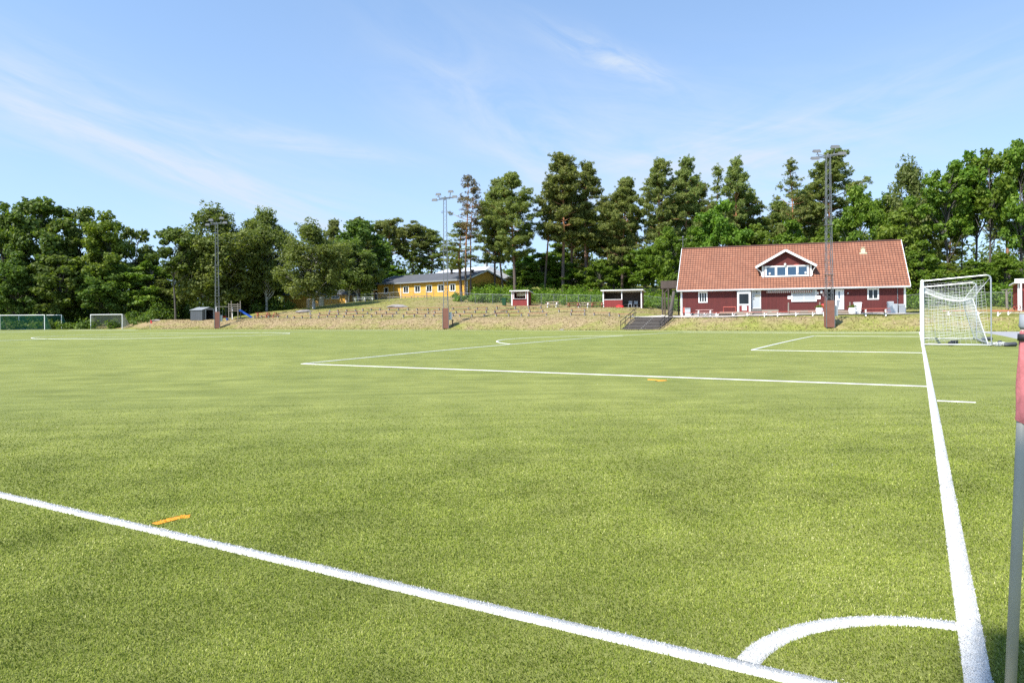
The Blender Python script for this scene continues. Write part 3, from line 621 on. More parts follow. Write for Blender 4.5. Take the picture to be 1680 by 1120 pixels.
    MB().box(a0+.2, -.07, zb+1.08, .12, .05, .05).build('handle', 'black', d)
    MB().bb(a0-.02, a1+.1, -1.0, -.05, -.05, zb-.02).build('door_step', 'greywood', t)
    a0, zt = fac(1299.5, 480); a1, zb = fac(1339, 494.5)
    h_ = MB(); h_.bb(a0+.04, a1-.04, -.05, -.002, zb+.12, EZ-.2); ho = h_.build('serving_hatch', 'palegrey', t)
    fo = MB(); fo.bb(a0-.06, a0+.06, -.09, -.002, zb, EZ-.18); fo.bb(a1-.06, a1+.06, -.09, -.002, zb, EZ-.18); fo.bb(a0+.06, a1-.06, -.11, -.002, zb, zb+.11); fo.bb((a0+a1)/2-.015, (a0+a1)/2+.015, -.06, -.051, zb+.11, EZ-.2); fo.build('hatch_frame', 'white', ho)
    for xa, xb, za, zb2 in ((1292.4, 1299, 490.6, 485), (1340, 1346.5, 490.8, 485)):
        p, z0 = fac(xa, za); q, z1 = fac(xb, zb2); so = MB().bb(p, q, -.05, -.012, z0, z1).build('price_sign', 'white', t)
        MB().bb(p+.08, q-.08, -.055, -.0505, z0+.14, z1-.14).build('sign_print', simple('faint_blue_print', (.42, .46, .62), .6), so)
    a0, z1 = fac(1258, 477.7); a1, _ = fac(1333, 477.7)
    aw = MB(); vs = []; n = 44; st = (a1-a0)/n
    va = bpy.data.materials.new('striped_canvas')
    m2, nt, bs = nodes('striped_canvas'); sp = nt.nodes.new('ShaderNodeSeparateXYZ'); nt.links.new(coords(nt), sp.inputs[0])
    mm = nt.nodes.new('ShaderNodeMath'); mm.operation = 'PINGPONG'; nt.links.new(sp.outputs[0], mm.inputs[0]); mm.inputs[1].default_value = st*1.0
    m3 = nt.nodes.new('ShaderNodeMath'); m3.operation = 'GREATER_THAN'; nt.links.new(mm.outputs[0], m3.inputs[0]); m3.inputs[1].default_value = st*.5
    nt.links.new(mixrgb(nt, m3.outputs[0], (.62, .56, .48), (.30, .09, .07)), bs.inputs['Base Color'])
    bpy.data.materials.remove(va)
    aw.bb(a0, a1, -.34, -.02, EZ-.30, EZ-.20)
    for i in range(n):
        x = a0+i*st; ps = [(x, EZ-.30)] + [(x+st/2-st/2*cos(pi*k/5), EZ-.36-.13*sin(pi*k/5)) for k in range(6)] + [(x+st, EZ-.30)]
        aw.prism(ps, -.335, -.32)
    ao = aw.build('awning', m2, t); MB().tube([(a0, -.36, EZ-.22), (a1, -.36, EZ-.22)], .06, 8).build('awning_case', 'galv', ao)
    p, z0 = fac(1347.7, 481.5); lp = MB(); lp.lathe([(.03, z0-.02), (.11, z0+.02), (.15, z0+.16), (.11, z0+.28), (.03, z0+.32)], 12, p, -.2); lo = lp.build('wall_lamp', 'white_metal', t, True); MB().bar((p, -.2, z0+.3), (p, -.004, z0+.42), .04).build('bracket', 'galv', lo)
    for xa, xb, za, zb2, mt in ((1340.3, 1343.6, 483, 478.5, 'white'), (1349.6, 1352, 486, 478.5, 'pinkseat')):
        p, z0 = fac(xa, za); q, z1 = fac(xb, zb2); MB().bb(p, q, -.02, -.003, z0, z1).build('poster', mt, t)
    a0, _ = fac(1356.5, 500); a1, _ = fac(1370.2, 500)
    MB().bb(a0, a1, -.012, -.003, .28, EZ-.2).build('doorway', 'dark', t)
    a0, _ = fac(1371.2, 500); a1, _ = fac(1383.6, 500); z0, z1 = .42, EZ-.22
    d = MB().bb(a0+.06, a1-.08, -.05, -.004, z0, z1).build('open_door', 'white', t)
    MB().bb(a0+.27, a1-.33, -.06, -.051, z1-.95, z1-.22).build('pane', 'blueglass', d)
    MB().prism([(a0+.08, z0+.06), (a0+.08, z0+1.05), (a1-.3, z0+1.05), (a0+.25, z0+.06)], -.056, -.051).build('kick_panel', 'grey', d)
    fo = MB(); fo.bb(a1-.07, a1+.07, -.07, -.002, z0, z1); fo.bb(a0-.03, a0+.05, -.07, -.002, z0, z1); fo.build('door_frame', 'white', t)
    p, _ = fac(1472.7, 480); dp = MB(); dp.tube([(p, -.07, EZ-.2), (p, -.07, .1)], .04, 8); dp.box(p, -.1, 1.55, .1, .1, .12); dp.build('downpipe', 'galv', t)
    p, z0 = fac(1391.5, 481); MB().box(p, -.05, z0, .1, .1, .12).build('sensor_lamp', 'white', t)
    # dormer
    y0 = .85
    a0, zb = fac(1252.5, 455, y0); a1, zt = fac(1330.5, 435, y0); am = (a0+a1)/2; e0 = fac(1241, 437, y0)[0]; e1 = fac(1339.5, 434, y0)[0]
    _, apex = fac(1288, 410, y0-.3); apex = 7.12; ez = zt-.05
    zb = EZ + (y0+OV)*sl + .02; am = (e0+e1)/2
    ds = (apex-ez)/(am-e0); yr = (apex-EZ)/sl-OV
    dm = MB(); dm.prism([(a0, zb-.3), (a1, zb-.3), (a1, ez+(e1-a1)*ds-.12), (am, apex-.12), (a0, ez+(a0-e0)*ds-.12)], y0, y0+.12)
    ye = (ez+(a0-e0)*ds-EZ)/sl-OV
    for x in (a0, a1-.12): dm.prismx([(y0+.12, zb-.1), (ye+.3, ez+(a0-e0)*ds-.13), (y0+.12, ez+(a0-e0)*ds-.13)], x, x+.12)
    do = dm.build('dormer', 'red_wall', t)
    yw = (ez-EZ)/sl-OV
    tiled('dormer_roof', [(e0, yw+.1, ez), (e0, y0-.45, ez), (am, y0-.45, apex), (am, yr+.1, apex)], do)
    tiled('dormer_roof', [(e1, y0-.45, ez), (e1, yw+.1, ez), (am, yr+.1, apex), (am, y0-.45, apex)], do)
    bd = MB()
    for p, q in (((e0-.05, y0-.48, ez-.06), (am, y0-.48, apex-.04)), ((am, y0-.48, apex-.04), (e1+.05, y0-.48, ez-.06))): bd.bar(p, q, .05, .24, (0, 0, 1))
    bd.build('dormer_bargeboard', 'white', do)
    n = 4; s0, s1, z0, z1 = a0+.26, a1-.26, zb+.13, zt-.06; dw = (s1-s0)/n
    fo = MB(); frame_rect(fo, s0, s1, z0, z1, y0, .10, .07); wo = fo.build('dormer_window', 'white', do)
    ss = MB()
    for i in range(n):
        a, b_ = s0+i*dw, s0+(i+1)*dw; ss.bb(a, a+.115, y0-.05, y0-.002, z0, z1); ss.bb(b_-.115, b_, y0-.05, y0-.002, z0, z1); ss.bb(a+.115, b_-.115, y0-.05, y0-.002, z1-.06, z1); ss.bb(a+.115, b_-.115, y0-.05, y0-.002, z0, z0+.06)
        MB().bb(a+.115, b_-.115, y0-.012, y0-.001, z0+.06, z1-.06).build('pane', 'blueglass', do)
        if i in (0, 2, 3): MB().lathe([(.06, z0+.12), (.10, z0+.22), (.09, z0+.38), (.04, z0+.42)], 10, a+(.45, 0, 1.1, .85)[i], y0-.06).build('window_ornament', 'white', do, True)
    ss.build('sash', 'white', do)
    for x, e in ((a0-.02, e0), (a1+.02, e1)):
        MB().bb(x-.09, x+.09, y0-.04, y0-.002, zb-.1, ez+.1).build('corner_post', 'white', do)
        sg = 1 if e < x else -1
        MB().tube([(e+sg*.05, y0-.36, ez-.06), (e+sg*.12, y0-.34, ez-.22), (x-sg*.2, y0-.08, ez-.55), (x-sg*.14, y0-.08, ez-.8), (x-sg*.14, y0-.08, zb+.12)], .045, 7).build('dormer_downpipe', 'white_metal', do)
    MB().lathe([(.03, zt+.0), (.11, zt+.06), (.14, zt+.17), (.09, zt+.27), (.02, zt+.3)], 12, am-.05, y0-.17).build('globe_lamp', 'white', do, True)
    MB().prism([(am+.75, zt+.0), (am+1.45, zt+.0), (am+1.3, zt+.13), (am+1.1, zt+.18), (am+.9, zt+.12)], y0-.04, y0-.002).build('red_flower_box', 'redseat', do)
    # roof vent and aerial
    px_, _ = fac(1417, 420, 3.5); vy = 3.75; vz = EZ+(vy+OV)*sl
    v = MB(); v.bb(px_-.38, px_+.38, vy-.42, vy+.25, vz-.30, vz-.14); v.bb(px_-.22, px_+.22, vy-.2, vy+.25, vz-.14, vz+.28); v.bb(px_-.13, px_+.13, vy-.12, vy+.15, vz+.28, vz+.42); v.bb(px_-.2, px_+.2, vy-.2, vy+.22, vz+.42, vz+.48); v.build('roof_vent', 'cream', t)
    ax, ay, az = x0+.12, W/2, RZ
    a = MB(); a.tube([(ax, ay, az-.2), (ax, ay, az+1.5)], .03, 6); a.bar((ax-.5, ay, az+1.15), (ax+.5, ay, az+1.25), .04); a.bar((ax, ay-.35, az+1.3), (ax, ay+.35, az+1.3), .04)
    for k in (-.4, -.15, .12, .38): a.bar((ax+k, ay-.18, az+1.17+k*.1), (ax+k, ay+.18, az+1.17+k*.1), .025)
    a.lathe([(.02, az+1.42), (.12, az+1.46), (.10, az+1.56), (.02, az+1.62)], 10, ax+.02, ay); a.build('aerial', 'galv', t)
    return t
club = clubhouse()
def club_pt(px, py_off, z=0.0):
    """point in front of the clubhouse facade: pixel column, metres out from the wall"""
    lx, _ = fac(px, 500, -py_off); c, s = cos(CPHI), sin(CPHI)
    return (CX0 + lx*c - py_off*s, CD0 - lx*s - py_off*c, CZ + z)
# paved strip and path in front of the clubhouse and along the top of the bank
def paths():
    def sheet(name, pts, mat, lift):
        """strip following the ground: pairs of field points (near edge, far edge)"""
        P = []; n = 5
        for i in range(len(pts)-1):
            for k in range(6):
                s = k/6; a = np.array(pts[i]); b = np.array(pts[i+1]); P.append(a*(1-s)+b*s)
        P.append(np.array(pts[-1])); P = np.array(P); V = []
        for (xa, ya, xb, yb) in P:
            for k in range(n):
                s = k/(n-1); X, Y = xa*(1-s)+xb*s, ya*(1-s)+yb*s; x, y = fw(X, Y); V.append((x, y, float(land(X, Y))+lift))
        m = len(P); q = np.array([[i*n+k, i*n+k+1, (i+1)*n+k+1, (i+1)*n+k] for i in range(m-1) for k in range(n-1)])
        return tag(np_mesh(name, np.array(V), q[:, ::-1], mat), kind='structure')
    def fp(px, off): return inv(*club_pt(px, off)[:2])
    A = [(*fp(1085, 4.2), *fp(1085, -.5)), (*fp(1117, 4.0), *fp(1117, -.3)), (*fp(1250, 3.6), *fp(1250, -.3)), (*fp(1400, 3.2), *fp(1400, -.3)), (*fp(1486, 3.0), *fp(1486, -.3))]
    sheet('paving', A, 'gravel', 0.10)
    r = lambda X, d0, d1: (X, FW+d0, X, FW+d1)
    e = fp(1486, 3.0); f_ = fp(1486, .8)
    sheet('gravel_path', [(*e, *f_), r(3, 12.8, 14.6), r(9, 12.0, 14.0), r(20, 12, 14.5)], 'gravel', 0.10)
    s = inv(*hit(1052, 521)[:2])
    sheet('stair_path', [(s[0]-2.0, FW+8.3, s[0]+1.8, FW+8.3), (s[0]-.5, FW+10, s[0]+3.6, FW+9.6), (*fp(1085, .2), *fp(1087, 3.2))], 'gravel', 0.08)
paths()

# ---------------------------------------------------------------- balcony, steps and furniture round the clubhouse
def loc_of(px, off, z=0.0):
    x, y, _ = club_pt(px, off); return (x, y, gz(x, y)+z)
FRONT = -CPHI
t = thing('wooden_balcony', 'dark stained wooden balcony on posts at the left gable of the clubhouse', 'balcony', (at(1099, 85), 85, gz(at(1099, 85), 85)), -CPHI)
bz = (hz(1099)-472)*85/FOC + CAMH - gz(at(1099, 85), 85)
MB().bb(-1.0, 1.0, 0, 2.2, bz-.12, bz).build('deck', 'darkwood', t)
MB().bb(-1.05, 1.0, -.05, -.005, bz-.05, bz+.85).build('railing', 'darkwood', t)
MB().bb(-1.05, -1.0, 0, 2.2, bz-.05, bz+.85).build('railing', 'darkwood', t)
for x in (-.85, -.15): MB().bar((x, .05, -.3), (x, .05, bz-.12), .16).build('post', 'darkwood', t)
for x in (-.85, .8): MB().bar((x, 2.0, -.3), (x, 2.0, bz-.12), .16).build('post', 'darkwood', t)
b = MB(); b.bar((-.85, .05, bz-.9), (-.25, .05, bz-.14), .09); b.build('brace', 'darkwood', t)

t = thing('wooden_steps', 'weathered plank steps and low walls left of the white clubhouse door', 'steps', loc_of(1208, 1.5), FRONT)
a0 = fac(1180, 500)[0]-fac(1208, 500)[0]; a1 = fac(1234, 500)[0]-fac(1208, 500)[0]
for k in range(2): MB().bb(a0+.1*k, a1, -.55+.45*k, -.12+.45*k, -.1, .28+.20*k).build('step', 'deckwood', t)
t = thing('planter_box', 'weathered plank planter box right of the white clubhouse door', 'planter', loc_of(1263, 1.3), FRONT)
a0 = fac(1250, 500)[0]-fac(1263, 500)[0]; a1 = fac(1277, 500)[0]-fac(1263, 500)[0]
b = MB(); b.bb(a0, a1, -.4, -.35, -.1, .62); b.bb(a0, a0+.05, -.35, .4, -.1, .62); b.bb(a1-.05, a1, -.35, .4, -.1, .62); b.bb(a0, a1, .4, .45, -.1, .62); b.build('boards', 'deckwood', t)
MB().bb(a0+.06, a1-.06, -.34, .39, -.05, .5).build('soil', 'bark_grey', t)
def deck(label, pxa, pxb, off, posts):
    pm = (pxa+pxb)/2; t = thing('wooden_deck', label, 'deck', loc_of(pm, off), FRONT)
    o = fac(pm, 500, -off)[0]; a = fac(pxa, 500, -off)[0]-o; b_ = fac(pxb, 500, -off)[0]-o
    MB().bb(a, b_, 0.0, off-.05, .12, .24).build('deck_floor', 'deckwood', t)
    for k in range(3): MB().bb(a, b_, -.04, -.005, .02+.17*k, .15+.17*k).build('plank', 'deckwood', t)
    for px in posts: p = fac(px, 500, -off)[0]-o; MB().tube([(p, -.09, -.2), (p+.02, -.09, 1.35)], [.085, .07], 8).build('post', 'oldwood', t)
deck('low weathered deck under the white serving hatch of the clubhouse', 1293, 1345, 1.5, (1293.5, 1344.8))
deck('low weathered deck in front of the open clubhouse door', 1364, 1395, 1.4, (1394.2,))

def plank_bench(name, label, L, legs, group, loc, rz, seatmat='redseat', legmat='white', h=.46, brace=True, dep=.32):
    t = thing(name, label, 'bench', loc, rz, group)
    MB().bb(-L/2, L/2, -dep/2, dep/2, h-.05, h).build('seat', seatmat, t, bevel=.008)
    for x in legs:
        m_ = MB(); m_.bb(x-.05, x+.05, -dep/2+.04, dep/2-.04, -.15, h-.051)
        if brace: m_.bar((x+.06, -.02, .12), (x+.34, -.02, h-.08), .05)
        m_.build('leg', legmat, t)
    return t
for (pa, pb, lg, py, lab) in ((1126, 1160, (1131, 1155), 519.6, 'red plank bench on white legs below the left clubhouse window'), (1168, 1206, (1176, 1201), 519.6, 'red plank bench on white legs in front of the wooden steps'),
        (1221, 1258, (1227, 1253), 519.3, 'red plank bench on white legs in front of the white clubhouse door'), (1268, 1311, (1277, 1304), 518.6, 'red plank bench on white legs in front of the serving hatch'), (1327, 1354, (1334, 1350), 518.2, 'red plank bench on white legs just left of the floodlight mast box')):
    pm = (pa+pb)/2; x, y, z = hit(pm, py); k = mpp(y)*1.03
    plank_bench('plank_bench', lab, (pb-pa)*k, [(q-pm)*k for q in lg], 'red plank benches along the clubhouse', (x, y, z), -radians(24), h=.52)
for px, D, L, lab in ((1604, 66, 5.6, 'long red plank bench on white legs beyond the right goal net'), (1665, 64, 3.4, 'red plank bench on white legs by the small red hut')):
    plank_bench('plank_bench', lab, L, (-L*.42, 0, L*.42) if L > 4 else (-L*.38, L*.38), 'red plank benches along the path', spot(px, D), -radians(26), h=.48)

def picnic(label, loc, rz, topmat='redseat', legmat='white', L=1.9, group=None, sc_=1.0):
    t = thing('picnic_table', label, 'picnic table', loc, rz, group)
    MB().bb(-L/2, L/2, -.36, .36, .71, .755).build('table_top', topmat, t, bevel=.006)
    for y in (-.72, .72): MB().bb(-L/2, L/2, y-.14, y+.14, .42, .46).build('seat', topmat, t, bevel=.006)
    for x in (-L*.34, L*.34):
        m_ = MB()
        for s in (-1, 1): m_.bar((x, s*.68, -.05), (x, s*.22, .709), .07, .10, (1, 0, 0))
        m_.bar((x+.07, -.8, .39), (x+.07, .8, .39), .05, .08); m_.bar((x+.07, -.33, .68), (x+.07, .33, .68), .05, .05); m_.build('trestle', legmat, t)
    t.scale = (sc_,)*3
    return t
picnic('red picnic table with white legs in front of the right clubhouse window', hit(1436, 518), -radians(22), L=2.6)
x, y, z = loc_of(1156, 1.7); picnic('pinkish picnic table with white legs by the clubhouse left of the wooden steps', (x, y, z), FRONT, 'pinkseat', 'white', 1.9)
t = thing('rail_stand', 'low red tubular stand against the clubhouse wall above the wooden steps', 'stand', loc_of(1197, .5, .3), FRONT)
b = MB(); b.tube([(-.66, 0, 0), (-.66, 0, .72), (.66, 0, .72), (.66, 0, 0)], .045, 8); b.build('frame', 'redseat', t)
def wheelie(label, loc, rz, mat, h=1.05, w_=.56, lid=None, group=None):
    t = thing('wheelie_bin', label, 'bin', loc, rz, group)
    b = MB(); o = w_/2; p = o*.78
    b.add([(-p, -p, .08), (p, -p, .08), (p, p, .08), (-p, p, .08), (-o, -o, h-.1), (o, -o, h-.1), (o, o, h-.1), (-o, o, h-.1)], [(3, 2, 1, 0), (4, 5, 6, 7), (0, 1, 5, 4), (1, 2, 6, 5), (2, 3, 7, 6), (3, 0, 4, 7)]); b.build('body', mat, t)
    l_ = MB(); l_.prismx([(-o-.04, h-.098), (o+.06, h-.098), (o+.06, h-.02), (0, h+.05), (-o-.04, h-.02)], -o-.03, o+.03); l_.build('lid', lid or mat, t)
    for x in (-p+.04, p-.04):
        MB().tube([(x-.03, p+.02, .1), (x+.03, p+.02, .1)], .1, 12).build('wheel', 'black', t)
    return t
wheelie('white wheelie bin by the clubhouse wall right of the open door', loc_of(1407, 1.0), FRONT, 'white_metal', 1.25, .72)
t = thing('litter_bin', 'grey litter bin at the left corner of the clubhouse', 'bin', loc_of(1128.5, .6), FRONT)
b = MB(); b.bb(-.3, .3, -.25, .25, 0, .86); b.build('body', 'palegrey', t); MB().bb(-.32, .32, -.27, .27, .86, .98).build('lid', 'grey', t)
t = thing('fire_hose_box', 'small red box standing at the left end of the clubhouse wall', 'box', loc_of(1122.8, .35), FRONT); b = MB(); b.bb(-.12, .12, -.12, .12, 0, 1.0); b.bb(-.14, .14, -.14, .14, 1.0, 1.05); b.build('body', 'redseat', t)
t = thing('litter_bin', 'grey lidded bin at the right corner of the clubhouse', 'bin', loc_of(1479.3, .6), FRONT)
b = MB(); b.bb(-.3, .3, -.28, .28, 0, .92); b.build('body', 'grey', t); MB().bb(-.33, .33, -.31, .31, .92, 1.04).build('lid', 'palegrey', t)
for px, wd, h, lab in ((1460.7, .58, 1.32, 'taller pale metal cabinet by the clubhouse wall under the right window'), (1468.9, .36, 1.06, 'narrow pale metal cabinet beside the downpipe of the clubhouse')):
    t = thing('metal_cabinet', lab, 'cabinet', loc_of(px, .7), FRONT)
    MB().bb(-wd/2, wd/2, -.28, .28, .04, h).build('body', 'palegrey', t, bevel=.01); MB().bb(-wd/2+.04, wd/2-.04, -.295, -.282, .1, h-.06).build('door', 'alu', t)
def tubplant(label, loc, flower):
    t = thing('planter_tub', label, 'planter', loc)
    MB().lathe([(.24, 0), (.36, .25), (.38, .55), (.34, .72), (.36, .76)], 16).build('tub', 'white', t, True)
    rng = np.random.default_rng(3); n = 160; c = rng.normal(0, .15, (n, 3))*np.array([1, 1, .5])+np.array([0, 0, .86])
    V = (c[:, None, :]+rng.normal(0, .05, (n, 4, 3))).reshape(-1, 3)
    np_mesh('plant', V, np.arange(n*4).reshape(n, 4), flower, [('tone', np.repeat(rng.random(n), 4))], t)
tubplant('round white tub with a plant at the right end of the hatch deck', loc_of(1344.5, 2.3), 'lime'); tubplant('round white tub with a plant beside the white wheelie bin', loc_of(1398.5, 1.9), 'maple')
t = thing('red_grill', 'red kettle grill with pale legs between the white tub and the mast', 'grill', loc_of(1350.8, 1.2), FRONT)
MB().lathe([(.05, .62), (.26, .75), (.3, .95), (.24, 1.12), (.05, 1.2)], 14).build('kettle', 'red', t, True)
b = MB()
for a in (0, 2.1, 4.2): b.tube([(.2*cos(a), .2*sin(a), .7), (.3*cos(a), .3*sin(a), 0)], .025, 6)
b.build('legs', 'palegrey', t)
t = thing('bicycle', 'small dark bicycle leaning by the white tub in front of the clubhouse', 'bicycle', loc_of(1403.5, 2.0), FRONT)
def bicycle_parts(t, frame_m, R=.3, wb=.95):
    for x in (-wb/2, wb/2):
        wv = MB(); wv.tube([(x+R*cos(a), 0, R+R*sin(a)) for a in np.linspace(0, 2*pi, 19)], .022, 5, False); wo = wv.build('wheel', 'black', t)
        sp_ = MB(); [sp_.bar((x, 0, R), (x+R*.95*cos(a), 0, R+R*.95*sin(a)), .008) for a in np.linspace(0, 2*pi, 11)[:-1]]; sp_.build('spokes', 'alu', wo)
    f_ = MB(); P = dict(r=(-wb/2, 0, R), b=(-.05, 0, R-.02), s=(-.18, 0, R+.42), h=(wb/2-.18, 0, R+.46), f=(wb/2, 0, R))
    for a, b_ in ('rb', 'rs', 'bs', 'bh', 'sh', 'hf'): f_.tube([P[a], P[b_]], .02, 6)
    f_.tube([P['h'], (wb/2-.2, 0, R+.6)], .016, 6); f_.build('frame', frame_m, t)
    s_ = MB(); s_.box(-.2, 0, R+.5, .22, .12, .06); s_.build('saddle', 'black', t)
    h_ = MB(); h_.tube([(wb/2-.3, -.26, R+.62), (wb/2-.2, 0, R+.6), (wb/2-.3, .26, R+.62)], .016, 6); h_.build('handlebar', 'alu', t)
bicycle_parts(t, 'grey', .2, .62)
t = thing('bicycle', 'red and white bicycle parked in front of the small red hut', 'bicycle', spot(1668, 69), radians(-10)); bicycle_parts(t, 'redseat')
t = thing('leaning_trunk', 'old leaning tree trunk beside the left gable of the clubhouse', 'trunk', spot(1099, 80)); b = MB()
b.tube([(0, 0, -.2), (.12, 0, .9), (.34, .1, 1.9), (.52, .2, 3.0)], [.22, .2, .19, .16], 10); b.build('trunk', 'bark_grey', t, True); b = MB(); b.tube([(.36, .1, 2.0), (.1, .2, 2.5)], [.1, .05], 7); b.build('branch_stub', 'bark_grey', t, True)

# ---------------------------------------------------------------- hut at the right edge, goal post stand
def hut(label, loc, rz, wx_, dy, h, open_front, roofm='white', cat='hut', name='red_hut'):
    """small red board shelter with a mono pitch white roof; open_front = (x0, x1, z0) openings above z0"""
    t = thing(name, label, cat, loc, rz)
    b = MB(); hb = h-.18; b.bb(-wx_/2, wx_/2, dy-.06, dy, -.3, hb-.002); b.bb(-wx_/2, -wx_/2+.06, 0, dy-.06, -.3, h-.05); b.bb(wx_/2-.06, wx_/2, 0, dy-.06, -.3, h-.05)
    xs_ = -wx_/2+.06
    for x0, x1, z0 in open_front:
        if x0 > xs_+.01: b.bb(xs_, x0, 0, .06, -.3, h-.06)
        if z0 > 0: b.bb(x0, x1, 0, .06, -.3, z0)
        xs_ = x1
    if xs_ < wx_/2-.07: b.bb(xs_, wx_/2-.06, 0, .06, -.3, h-.06)
    b.build('wall', 'red_hut', t)
    MB().bb(-wx_/2+.07, wx_/2-.07, .07, dy-.07, .0, .05).build('floor', 'concrete', t)
    r = MB(); r.prismx([(-.35, h-.02), (dy+.25, h-.26), (dy+.25, h-.14), (-.35, h+.12)], -wx_/2-.3, wx_/2+.3); r.build('roof', roofm, t)
    c = MB()
    for x in (-wx_/2, wx_/2): c.bb(x-.08, x+.08, -.03, -.002, -.2, h-.04)
    c.build('corner_board', 'white', t)
    return t
kx, kD = 853, 108.5
k = hut('small red kiosk with an open counter window by the wire fence', spot(kx, kD), -radians(16), 2.5, 2.2, 2.25, [(-1.0, 1.0, 1.05)], name='red_kiosk', cat='kiosk')
MB().bb(-.75, .75, .9, .93, 1.5, 1.95).build('white_shelf_back', 'cream', k); MB().bb(-1.05, 1.05, -.15, .1, 1.052, 1.09).build('counter', 'white', k)
b = MB(); b.bb(-1.0, -.92, -.01, .05, 1.09, 2.1); b.bb(.92, 1.0, -.01, .05, 1.09, 2.1); b.build('counter_post', 'white', k)
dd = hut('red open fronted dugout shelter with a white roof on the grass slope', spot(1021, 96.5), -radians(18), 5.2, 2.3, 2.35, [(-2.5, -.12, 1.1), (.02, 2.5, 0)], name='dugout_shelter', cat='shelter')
b = MB(); b.bb(-.11, .01, -.03, -.002, 1.1, 2.3); b.bb(-2.45, -.12, -.05, -.002, 1.1, 1.17); b.build('opening_trim', 'white', dd)
b = MB(); b.bb(-2.3, 2.3, 1.6, 2.0, .42, .47); b.build('bench_seat', 'deckwood', dd)
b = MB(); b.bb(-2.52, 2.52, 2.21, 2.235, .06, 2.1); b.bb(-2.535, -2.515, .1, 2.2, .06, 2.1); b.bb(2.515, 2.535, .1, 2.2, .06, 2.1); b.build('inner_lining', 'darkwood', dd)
for px, lab in ((1034, 'left grey garden chair inside the dugout shelter'), (1043, 'right grey garden chair inside the dugout shelter')):
    x, y, z = spot(px, 97.3); t = thing('garden_chair', lab, 'chair', (x, y, z+.06), -radians(18))
    MB().bb(-.25, .25, -.22, .22, .40, .44).build('seat', 'palegrey', t); MB().bb(-.25, .25, .22, .26, .44, .85).build('backrest', 'palegrey', t)
    for a in (-.22, .22):
        for c in (-.2, .2): MB().bar((a, c, 0), (a, c, .4), .035).build('leg', 'palegrey', t)
t = thing('red_tarp', 'crumpled red cover lying in front of the dugout shelter', 'cover', spot(1017, 93.8)); rng = random.Random(2)
b = MB(); b.lathe([(.42, 0), (.45, .1), (.36, .26), (.2, .36), (.04, .4)], 11); b.v = [(x*1.1+rng.uniform(-.06, .06), y*.7+rng.uniform(-.06, .06), z+rng.uniform(-.03, .05)) for x, y, z in b.v]; b.build('cloth', 'red', t)
rh = hut('small red hut with a white fascia at the right edge of the place', spot(1701, 71), -radians(25), 3.0, 2.6, 2.9, [], name='red_hut')
MB().bb(-1.9, 1.9, -.42, -.36, 2.80, 3.25).build('fascia', 'white', rh); b = MB(); b.bb(-.45, .45, -.03, -.002, .0, 2.05); b.build('door', 'dark', rh)
b = MB(); b.bar((-1.4, -.6, -.1), (-1.4, -.6, 2.8), .12); b.build('porch_post', 'white', rh)
t = thing('wooden_stand', 'T shaped weathered wooden post by the fence left of the red hut', 'post', spot(1652, 78)); MB().tube([(.05, 0, -.2), (-.05, 0, 2.1)], [.14, .11], 8).build('post', 'oldwood', t); b = MB(); b.bar((-.55, 0, 2.12), (.65, 0, 2.22), .24, .10); b.bar((0, 0, 1.5), (.45, 0, 2.12), .08); b.build('crossbar', 'oldwood', t)
wheelie('dark green wheelie bin by the wire fence left of the kiosk', spot(827.5, 109.5), -radians(12), 'bingreen', 1.15, .66)
for px, D, lab in ((907, 102.5, 'pale pink topped picnic table with white legs nearest the kiosk'), (958, 100, 'pale pink topped picnic table with white legs behind the two brown ones')):
    picnic(lab, spot(px, D), -radians(18), 'pinkseat', 'white', 1.9)
for px, D, lab in ((941, 95.2, 'brown picnic table on the bench slope, left of the pair'), (980, 93.2, 'brown picnic table close to the dugout shelter')):
    picnic(lab, spot(px, D), -radians(18), 'seat', 'seat', 1.9)
picnic('red picnic table in the shade under the birches left of the bench rows', hit(431, 520.5), radians(8), 'redseat', 'redseat', 2.2); picnic('second red picnic table right against the birch trunk', hit(446, 520), radians(-15), 'seat', 'redseat', 1.8)

# ---------------------------------------------------------------- rows of benches on the bank
ROWS = [('lowest', 9.0, [(416, 443), (455, 473), (480, 512), (521, 554), (562, 598), (607, 647), (659, 701), (709, 746), (751, 798), (811, 859), (865, 899), (935, 961), (973, 1002), (1014, 1040)]),
        ('middle', 11.5, [(522, 558), (565, 606), (615, 653), (664, 706), (711, 751), (759, 801), (809, 854), (868, 892), (914, 963)]),
        ('highest', 14.0, [(552, 586), (593, 626), (636, 672), (682, 723), (741, 771), (782, 800), (813, 848), (866, 889)])]
ORD = ['first', 'second', 'third', 'fourth', 'fifth', 'sixth', 'seventh', 'eighth', 'ninth', 'tenth', 'eleventh', 'twelfth', 'thirteenth', 'fourteenth']
def on_row(px, d):
    u = (px-840)/FOC; D = (FW+d-FCY)/(u*ST+CT); return (u*D, D)
rb = random.Random(8)
for nm, d, spans in ROWS:
    for i, (pa, pb) in enumerate(spans):
        A, B = on_row(pa, d), on_row(pb, d); L = math.dist(A, B)*.98; x, y = (A[0]+B[0])/2, (A[1]+B[1])/2
        n = 2 if L < 3.3 else 3; rz = math.atan2(B[1]-A[1], B[0]-A[0])
        lab = 'reddish plank bench in the %s row on the bank, %s from the left' % (nm, ORD[i] if i < len(spans)-1 else 'furthest')
        if i == len(spans)-1: lab = 'reddish plank bench at the right end of the %s row on the bank' % nm
        t = plank_bench('bank_bench', lab, L, [(-.44+.88*k/(n-1))*L for k in range(n)], 'plank benches in rows on the grass bank', (x, y, gz(x, y)), rz+rb.uniform(-.02, .02), 'seat', 'concrete', .40+rb.uniform(-.03, .03), False, .30)
